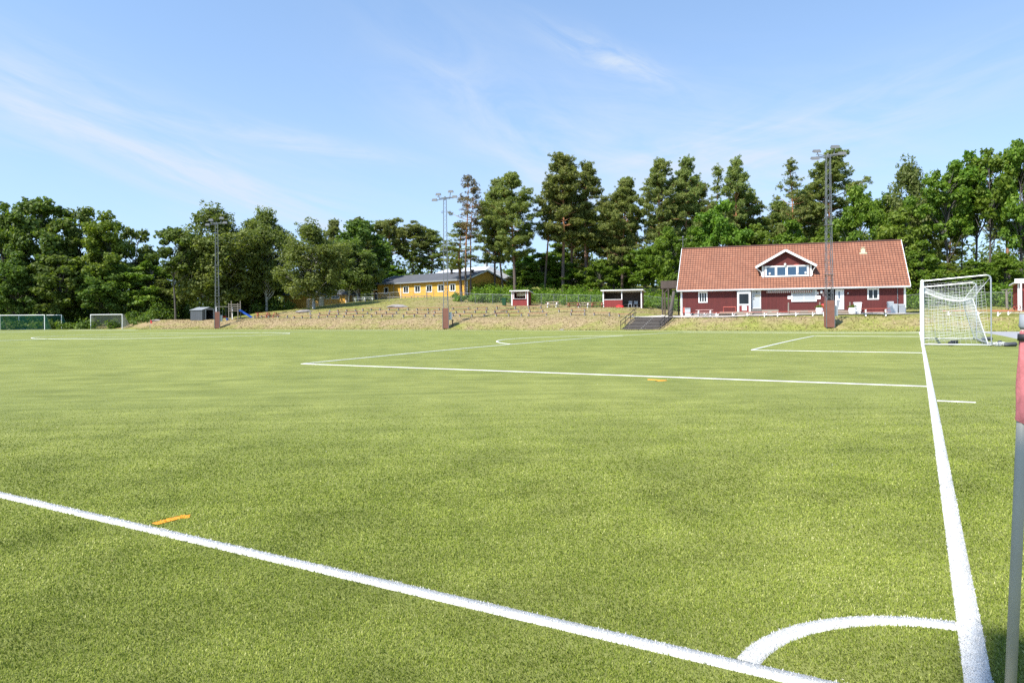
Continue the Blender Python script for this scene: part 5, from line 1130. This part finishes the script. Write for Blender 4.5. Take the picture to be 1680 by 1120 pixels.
def crown_obj(V, tone, mat, parent):
    return np_mesh('crown', V, np.arange(len(V)).reshape(-1, 4), mat, [('tone', tone)], parent)
def trunk_curve(H, rng, lean=0.0, wob=0.25, n=9):
    z = np.linspace(0, H, n); ph = rng.uniform(0, 6.28, 2)
    return np.stack([lean*z/H*H*0.1 + wob*np.sin(z/H*5+ph[0])*z/H, wob*np.cos(z/H*4+ph[1])*z/H, z], 1)
def along(P, z): return np.array([np.interp(z, P[:, 2], P[:, 0]), np.interp(z, P[:, 2], P[:, 1]), z])
def limb(mb, a, b, r0, r1, rng, sag=0.1, n=4):
    a, b = np.array(a), np.array(b); L = np.linalg.norm(b-a); pts = []
    for k in range(n+1):
        s = k/n; p = a*(1-s)+b*s; p = p + rng.normal(0, L*.025, 3)*(0 < k < n); p[2] += sag*L*sin(pi*s); pts.append(tuple(p))
    mb.tube(pts, [r0+(r1-r0)*k/n for k in range(n+1)], 4, False)
def broadleaf(seed, H=16.0, R=5.0, base=0.16, puffs=64, per=150, leaf=.30, mat='maple', bark='bark_grey', tall=1.0, droop=0.0, gap=0.12, r0=.26, stems=1, top=1.0):
    rng = np.random.default_rng(seed); root = thing('broadleaf_tree', '', 'tree')
    mb = MB(); Ps = []
    for k in range(stems):
        P = trunk_curve(H*.86, rng, rng.uniform(-1, 1)*(0.4 if stems == 1 else 1.6), .45); P[:, :2] += rng.normal(0, .0 if stems == 1 else .5, 2); Ps.append(P)
        mb.tube([tuple(p) for p in np.vstack([P[0]-np.array([0, 0, .6]), P])], [r0*1.35/stems**.4] + [r0/stems**.4*(1-.85*i/(len(P)-1)) for i in range(len(P))], 8)
    zc, hz_ = H*(base+1)/2, H*(1-base)/2; C, Rr = [], []; off = rng.uniform(0, 6.28, 4)
    while len(C) < puffs:
        d = rng.normal(0, 1, 3); d /= np.linalg.norm(d); q = rng.uniform(.30, 1.0)**.55
        az = math.atan2(d[1], d[0]); lump = 1+.22*sin(2*az+off[0])+.14*sin(3*az+off[1]+3*d[2])+.16*sin(5*d[2]+off[2])
        p = np.array([d[0]*R*q*lump, d[1]*R*q*lump, zc+d[2]*hz_*q*(.93+.1*lump)])
        tz = (p[2]-H*base)/(H*(1-base))
        if tz > 1.02 or rng.random() < gap*.5: continue
        p[:2] *= (1.0-.55*max(0, tz-.55)/.45*top)*(0.72+.28*min(1, tz/.22))
        C.append(p); s = R*rng.uniform(.15, .29); Rr.append([s, s, s*(.72 if droop == 0 else 1.25)*tall])
    C, Rr = np.array(C), np.array(Rr)
    for p in C:
        P = Ps[rng.integers(len(Ps))]; h = np.linalg.norm(p[:2]); z0 = min(max(H*.14, p[2]-h*rng.uniform(.5, 1.1)-.5), H*.8)
        limb(mb, along(P, z0), p, .05+.05*rng.random()*(1-z0/H)*1.6, .02, rng, .10)
    mb.build('trunk', bark, root, True)
    cnt = np.maximum(20, (per*(Rr[:, 0]/Rr[:, 0].mean())**2).astype(int)); V, t = leaves(C, Rr, cnt, leaf, rng, 1.6 if droop == 0 else 2.2, .4, droop)
    # stray sprays outside the clumps
    k = len(C)*8; i = rng.integers(0, len(C), k); c2 = C[i]+np.clip(rng.normal(0, .7, (k, 3)), -.95, .8)*Rr[i]; V2, t2 = leaves(c2, np.full((k, 3), .38), np.full(k, 11), leaf*.9, rng, 1.7, .3, droop)
    crown_obj(np.concatenate([V, V2]), np.concatenate([t, t2]), mat, root); return root
def pine(seed, H=22.0, R=3.6, bare=.48, whorls=17, per=150, mat='pine', sparse=0.0, lean=0.0, r0=.27, flat=.72):
    rng = np.random.default_rng(seed); root = thing('pine_tree', '', 'tree'); mb = MB()
    P = trunk_curve(H*.97, rng, lean+rng.uniform(-.35, .35), .30, 11)
    mb.tube([tuple(p) for p in np.vstack([P[0]-np.array([0, 0, .8]), P])], [r0*1.4] + [r0*(1-.86*(i/(len(P)-1))**1.1) for i in range(len(P))], 9)
    C, Rr = [], []
    for i in range(whorls):
        f = (i+rng.uniform(-.3, .3))/(whorls-1); f = min(max(f, 0), 1); z = H*(bare+(0.975-bare)*f)
        prof = (0.62+.75*f if f < .3 else 0.845*(1-((f-.3)/.7)**1.2)+.10)*1.18
        for b in range(rng.integers(4, 7)):
            if rng.random() < sparse*.6: continue
            az = rng.uniform(0, 2*pi); L = R*prof*rng.uniform(.4, 1.22); rise = rng.uniform(0.0, .5)+.5*f
            a = along(P, z); e = a+np.array([cos(az)*L, sin(az)*L, L*rise]); limb(mb, a, e, .06*(1-.6*f)+.015, .016, rng, -.05)
            m = 2+int(L > 1.0)+int(L > 2.0)+int(L > 3.0)
            for k in range(m):
                s = 1-.62*k/m; sd = rng.normal(0, .30, 3)*np.array([1, 1, .55]); c = a+(e-a)*s+sd; w_ = rng.uniform(.32, .70)*(.72+.11*R)
                if rng.random() < max(sparse, .24): continue
                C.append(c); Rr.append([w_*1.15, w_*1.15, w_*flat*rng.uniform(.6, 1.25)])
                if k == 0: limb(mb, a+(e-a)*.6, c, .02, .008, rng, -.03, 2)
    for k in range(4): C.append(along(P, H*(.955+.012*k))+rng.normal(0, .18, 3)); Rr.append([.5, .5, .6])
    for k in range(7):                                     # dead snags under the crown
        z = H*rng.uniform(bare*.45, bare); az = rng.uniform(0, 6.28); L = rng.uniform(.6, 2.2); a = along(P, z); limb(mb, a, a+np.array([cos(az)*L, sin(az)*L, L*rng.uniform(-.25, .2)]), .035, .012, rng, .03, 3)
    mb.build('trunk', 'bark_pine', root, True); C, Rr = np.array(C), np.array(Rr)
    k = len(C)*3; i = rng.integers(0, len(C), k); C2 = C[i]+np.clip(rng.normal(0, .8, (k, 3)), -1.1, .95)*Rr[i]; C = np.concatenate([C, C2]); Rr = np.concatenate([Rr*.94, np.full((k, 3), .27)*rng.uniform(.7, 1.3, (k, 1))])
    cnt = np.maximum(9, (1.6*per*(Rr[:, 0]/.9)**2*(1-.45*sparse)).astype(int)); V, t = leaves(C, Rr, cnt, .12, rng, 2.8, .45, out=.7)
    crown_obj(V, t, mat, root); return root
random.seed(4)
BASE = dict(
    pine=[pine(1, R=3.5, bare=.40, whorls=18), pine(2, R=4.0, bare=.34, whorls=20), pine(3, R=3.0, bare=.50, whorls=15, sparse=.12), pine(4, R=4.4, bare=.28, whorls=22), pine(5, R=3.2, bare=.52, whorls=13, lean=.6, sparse=.1), pine(6, R=3.6, bare=.42, flat=.6)],
    sparse=[pine(11, R=2.5, bare=.50, whorls=15, sparse=.62, mat='browntwig', per=60, r0=.2, lean=.5), pine(12, R=2.3, bare=.55, whorls=14, sparse=.55, mat='browntwig', per=60, r0=.2, lean=-.3), pine(13, R=2.3, bare=.38, whorls=17, sparse=.42, per=95, r0=.2)],
    umbrella=[pine(21, H=14, R=4.2, bare=.58, whorls=9, flat=.42, r0=.22), pine(22, H=14, R=3.8, bare=.5, whorls=10, flat=.45, r0=.22, lean=.6)],
    maple=[broadleaf(31, R=4.6, puffs=70), broadleaf(32, R=4.2, puffs=62, gap=.3), broadleaf(33, H=18, R=4.4, puffs=76, base=.26)],
    lime=[broadleaf(41, R=4.4, mat='lime'), broadleaf(42, H=14, R=4.0, mat='lime', base=.08)],
    oak=[broadleaf(51, R=5.4, puffs=84, mat='oak', leaf=.32), broadleaf(52, H=17, R=5.0, puffs=76, mat='oak', leaf=.32, gap=.3), broadleaf(53, H=17, R=4.6, puffs=54, mat='oak', gap=.5, leaf=.30, base=.22)],
    ash=[broadleaf(61, H=20, R=4.4, puffs=46, per=120, mat='maple', base=.40, gap=.5, leaf=.32, r0=.22, top=.7), broadleaf(62, H=20, R=4.0, puffs=40, per=120, mat='oak', base=.42, gap=.5, leaf=.32, r0=.2, top=.6)],
    birch=[broadleaf(71, H=18, R=3.9, puffs=130, per=120, leaf=.20, mat='birch', bark='bark_birch', tall=1.1, droop=1.6, base=.20, r0=.2), broadleaf(72, H=17, R=3.4, puffs=115, per=120, leaf=.20, mat='birch', bark='bark_birch', tall=1.2, droop=1.6, base=.17, r0=.18, stems=2),
           broadleaf(73, H=18, R=4.4, puffs=150, per=120, leaf=.21, mat='birch', bark='bark_birch', tall=1.1, droop=1.4, base=.12, r0=.22)],
)
SIZE = {}
for k_, L_ in BASE.items():
    for o in L_:
        cr_o = next(c for c in o.children if c.name.startswith('crown')); n_ = len(cr_o.data.vertices); co_ = np.empty(n_*3, np.float32); cr_o.data.vertices.foreach_get('co', co_); co_ = co_.reshape(-1, 3)
        SIZE[o.name] = (float(np.percentile(co_[:, 2], 99.8)), float(np.percentile(np.abs(co_[:, 0]), 97)*2))
used = set(); rt = random.Random(17)
def tree(kind, var, px, D, top, wpx, label, group=None, px0=None, rz=None):
    """one tree: trunk foot at pixel column px0 (or px), top and crown width measured on the photo"""
    o = BASE[kind][var]; H0, W0 = SIZE[o.name]; p0 = px if px0 is None else px0; x = at(p0, D); z = gz(x, D)
    H = (hz(px)-top)*mpp(D)+CAMH-z; s = H/H0; sxy = wpx*mpp(D)/W0*(1.02 if kind in ('pine', 'sparse') else 1.05)
    loc = (x, D, z-.05); rz = rt.uniform(0, 6.28) if rz is None else rz
    if o.name not in used:
        used.add(o.name); r = o; r.location = loc; r.rotation_euler = (0, 0, rz); r['label'] = label
    else: r = dup(o, loc, rz, label)
    r.scale = (sxy, sxy, s)
    if group: r['group'] = group
    elif 'group' in r: del r['group']
    if kind == 'birch': r['category'] = 'birch'
    return r
T = [ # left wood
 ('oak', 0, 5, 128, 335, 90, 'dark leafy tree at the far left edge behind the goals'), ('oak', 1, 66, 131, 327, 100, 'tall dark leafy tree behind the gap between the far goals'),
 ('oak', 2, 132, 134, 343, 84, 'loose crowned dark tree above the grey netted goal'), ('lime', 0, 178, 130, 348, 92, 'lighter green spreading tree right of the grey netted goal'), ('oak', 2, 222, 138, 376, 62, 'low dark tree between the grey netted goal and the shed'),
 ('oak', 1, 100, 126, 420, 90, 'low leafy tree in front of the dark wood between the far goals'), ('oak', 0, 185, 127, 425, 96, 'low bushy tree at the wood edge behind the grey netted goal'),
 ('oak', 0, 30, 124, 415, 90, 'low dark bushy tree close behind the two green netted goals'), ('lime', 1, 245, 130, 430, 70, 'low light green tree at the wood edge left of the shed'),
 ('ash', 1, 288, 125, 374, 66, 'slender tree with a pale bare trunk left of the shed'), ('birch', 2, 356, 129, 338, 104, 'big drooping birch behind the left floodlight mast'),
 ('birch', 0, 312, 134, 385, 60, 'smaller birch behind the charcoal shed'), ('birch', 1, 412, 136, 360, 60, 'birch right of the big drooping one, behind the swing'), ('birch', 0, 458, 133, 343, 84, 'tall birch behind the red picnic table under the trees', 438),
 ('birch', 2, 516, 119, 364, 82, 'birch with a dark stem standing alone on the grass slope', 515), ('oak', 1, 590, 140, 362, 78, 'rounded dull green tree left of the yellow building'), ('birch', 1, 575, 133, 395, 60, 'birch in front of the small yellow outbuilding, nearest the yellow building'),
 ('oak', 0, 400, 137, 440, 80, 'low dark tree behind the play tower'), ('oak', 2, 440, 141, 430, 80, 'dark shrubby tree left of the yellow outbuilding'), ('maple', 0, 640, 152, 435, 70, 'bright green tree over the left end of the yellow roof'),
 ('birch', 2, 270, 131, 455, 60, 'low bushy birch just left of the shed'),
 ('pine', 3, 545, 158, 360, 44, 'dark pine far behind the birch slope, left of a pair'), ('pine', 1, 590, 160, 357, 46, 'dark pine far behind rising above the rounded tree'), ('umbrella', 0, 645, 156, 358, 62, 'flat topped dark pine above the yellow building, left one'),
 ('umbrella', 1, 676, 158, 368, 56, 'flat topped dark pine above the yellow building, right one'), ('pine', 0, 708, 158, 376, 44, 'slim dark pine just left of the middle mast'), ('umbrella', 0, 618, 162, 385, 56, 'low dark pine behind the left end of the yellow building'),
 # pines of the middle
 ('sparse', 0, 754, 121, 288, 44, 'thin half dead pine with bare brown top, left of the pair', 764), ('sparse', 1, 776, 122, 292, 38, 'thin half dead pine with bare brown top, right of the pair', 772), ('sparse', 2, 742, 122, 362, 60, 'leaning thin pine with needles only half way up by the middle mast', 757),
 ('pine', 3, 808, 128, 293, 56, 'dense pine over the right gable of the yellow building', 812), ('pine', 1, 843, 120, 284, 70, 'big dense pine with a thick trunk just left of the kiosk', 845), ('pine', 4, 825, 127, 330, 50, 'pine with a low crown between the gable and the kiosk', 826),
 ('pine', 4, 898, 124, 286, 52, 'slim pine with a dark trunk right of the kiosk', 893), ('pine', 0, 932, 123, 252, 72, 'tallest dense pine of the middle wood', 924), ('sparse', 2, 918, 128, 268, 48, 'tall thin pine left of the tallest one with an orange stem', 937), ('pine', 2, 951, 129, 300, 50, 'thin orange stemmed pine right of the tallest one', 939),
 ('pine', 5, 985, 126, 266, 64, 'tall wind brushed pine left of the dugout', 962), ('pine', 3, 1022, 125, 294, 66, 'broad dark pine right above the dugout', 1021), ('pine', 5, 1048, 133, 291, 50, 'pine behind the dugout with a half hidden stem', 1030), ('pine', 1, 1084, 122, 262, 62, 'tall dense pine left of the clubhouse roof', 1086),
 ('pine', 3, 1130, 124, 261, 60, 'tall dark pine above the left end of the clubhouse ridge', 1127), ('sparse', 2, 1178, 122, 269, 40, 'slim open pine above the left half of the clubhouse roof', 1181), ('pine', 2, 1217, 120, 258, 48, 'tall pine with a tuft crown above the dormer, bare stem below', 1215),
 ('pine', 1, 1226, 126, 318, 64, 'shorter spreading pine behind the dormer'), ('sparse', 2, 1297, 115, 261, 46, 'narrow open pine with an orange stem left of the right mast', 1299), ('pine', 3, 1358, 118, 248, 96, 'very broad dark pine behind the right mast'), ('pine', 1, 1275, 124, 330, 60, 'shorter pine between the narrow pine and the dormer'),
 ('pine', 0, 1000, 138, 330, 60, 'pine deep in the wood behind the dugout'), ('pine', 3, 1100, 136, 330, 66, 'pine deep in the wood behind the balcony'), ('maple', 2, 868, 138, 415, 54, 'leafy tree deep in the wood behind the kiosk'), ('pine', 2, 962, 140, 345, 60, 'pine deep in the wood between the kiosk and dugout'),
 # bright leafy trees
 ('maple', 0, 1098, 108, 372, 60, 'bright green leafy tree beside the balcony'), ('maple', 1, 1186, 107, 330, 74, 'bright green tree above the left part of the clubhouse roof'), ('lime', 0, 1245, 112, 368, 80, 'pale green tree low behind the dormer'), ('maple', 2, 1150, 111, 372, 60, 'leafy green tree low behind the left end of the clubhouse ridge'),
 ('maple', 1, 1300, 110, 362, 70, 'leafy tree low behind the ridge left of the right mast'), ('maple', 0, 1412, 102, 306, 78, 'vivid green tree right of the right mast'), ('lime', 1, 1480, 96, 343, 74, 'yellowish green tree over the right end of the clubhouse roof'), ('birch', 2, 1497, 104, 263, 72, 'tall grey green birch behind the right end of the clubhouse'),
 ('maple', 2, 1448, 106, 320, 50, 'leafy tree between the vivid green tree and the tall birch'), ('maple', 0, 1360, 106, 372, 70, 'green tree low behind the roof at the right mast'),
 ('ash', 0, 1556, 97, 270, 70, 'tall open leafy tree above the right goal, left of a row of three'), ('ash', 0, 1600, 98, 250, 72, 'tall open leafy tree above the right goal, middle of a row of three', 1603), ('ash', 0, 1640, 95, 243, 70, 'tall open leafy tree with a straight grey stem above the right goal', 1624),
 ('maple', 2, 1676, 92, 228, 76, 'tallest leafy tree at the right edge of the photo'), ('ash', 1, 1579, 103, 300, 50, 'dark thin tree with a pale stem between the open leafy trees'), ('pine', 2, 1655, 108, 300, 60, 'pine half hidden behind the open leafy trees at the right'),
 ('maple', 1, 1600, 91, 428, 66, 'small bright maple just above the right goal frame'), ('maple', 0, 1650, 90, 415, 66, 'small bright maple left of the red hut'), ('lime', 1, 1548, 94, 432, 54, 'small light green tree between the clubhouse and the right goal'), ('maple', 1, 1512, 92, 395, 60, 'small green tree at the right gable of the clubhouse'),
 ('pine', 5, 1560, 112, 350, 60, 'dark low pine behind the small trees right of the clubhouse'), ('maple', 1, 890, 128, 415, 60, 'small bright leafy tree behind the kiosk fence'), ('maple', 0, 985, 122, 425, 60, 'small leafy tree between the pine stems left of the dugout'), ('maple', 2, 1060, 118, 405, 66, 'leafy tree right of the dugout shelter'),
 ('maple', 1, 935, 126, 432, 60, 'small leafy tree in front of the pale cabin roof'), ('pine', 1, 1008, 146, 345, 60, 'pine far back in the wood above the left half of the dugout'), ('maple', 1, 915, 140, 400, 60, 'leafy tree far back between the tallest pines'), ('pine', 3, 945, 148, 350, 56, 'broad pine far back between the tallest pine and the wind brushed one'), ('maple', 0, 1030, 128, 415, 60, 'leafy tree in the shade behind the dugout roof'), ('pine', 0, 1150, 132, 300, 56, 'pine far back behind the left half of the clubhouse ridge'), ('pine', 4, 1195, 134, 320, 56, 'pine far back between the two tuft crowned pines'), ('pine', 1, 1325, 128, 310, 60, 'pine far back just left of the right mast'), ('lime', 0, 860, 130, 432, 56, 'small pale leafy tree right of the yellow gable'),
]
for a in T:
    k_, v_, px, D, top, wpx, lab = a[:7]; tree(k_, v_, px, D, top, wpx, lab, px0=a[7] if len(a) > 7 else None)
for k_, L_ in BASE.items():
    for o in L_:
        if o.name not in used:
            for c in list(o.children): bpy.data.objects.remove(c)
            bpy.data.objects.remove(o)
# undergrowth and the closed wood farther back: nobody could count these
def leafmass(name, label, spots, mat, leaf, per, seed):
    rng = np.random.default_rng(seed); C, R = [], []
    for (x, y, r, h) in spots:
        z = gz(x, y); C.append((x, y, z+h*.45)); R.append((r, r, h*.6))
    C, R = np.array(C), np.array(R); V, t = leaves(C, R, np.full(len(C), per), leaf, rng, 1.6, .5)
    return tag(np_mesh(name, V, np.arange(len(V)).reshape(-1, 4), mat, [('tone', t)]), label, 'foliage', kind='stuff')
ru = random.Random(9); S1, S2, S3 = [], [], []
for i in range(420):
    px = ru.uniform(775, 1120); D = ru.uniform(1.0, 16) + np.interp(px, [775, 870, 990, 1120], [115, 111.5, 102.8, 96.5]); S1.append((at(px, D), D, ru.uniform(.5, 1.2), ru.uniform(.6, 1.9)+.08*(D-100)*.6))
for i in range(330):
    px = ru.uniform(1484, 1740); D = ru.uniform(.8, 16) + np.interp(px, [1480, 1600, 1740], [88.5, 83, 77.5]); S1.append((at(px, D), D, ru.uniform(.5, 1.2), ru.uniform(.7, 2.0)+ru.random()*1.2))
for i in range(60): px = ru.uniform(745, 830); D = ru.uniform(115.5, 122); S1.append((at(px, D), D, ru.uniform(.35, .8), ru.uniform(.4, 1.3)))
leafmass('undergrowth', 'bright green undergrowth behind the wire fences under the trees', S1, 'maple', .20, 70, 3)
for i in range(430):
    px = ru.uniform(-60, 480); D = ru.uniform(124, 146) if px < 290 else ru.uniform(131, 148); S2.append((at(px, D), D, ru.uniform(.8, 1.7), ru.uniform(1.2, 4.5)))
for i in range(90): px = ru.uniform(-60, 250); D = ru.uniform(120, 124); S2.append((at(px, D), D, ru.uniform(.6, 1.3), ru.uniform(.8, 2.2)))
leafmass('undergrowth', 'dark shady undergrowth of the left wood behind the far goals', S2, 'oak', .26, 80, 4)
for i in range(900):
    px = ru.uniform(-160, 1850); D = ru.uniform(150, 190) if px < 760 else (ru.uniform(150, 185) if px < 1150 else ru.uniform(122, 170))
    h = ru.uniform(2, 7) if 760 < px < 1000 else ru.uniform(3, 10); h *= np.interp(px, [0, 480, 560, 700, 760, 850, 890, 960, 1050, 1700], [1.1, 1.1, 1.5, 1.5, 1.2, .6, .75, 1.15, 1.3, 1.1]); h *= .6 if 1500 < px < 1590 else 1; x = at(px, D); S3.append((x, D, ru.uniform(1.6, 3.2), h))
leafmass('far_wood', 'dense dark wood closing off the view behind the front trees', S3, 'oak', .5, 110, 5)
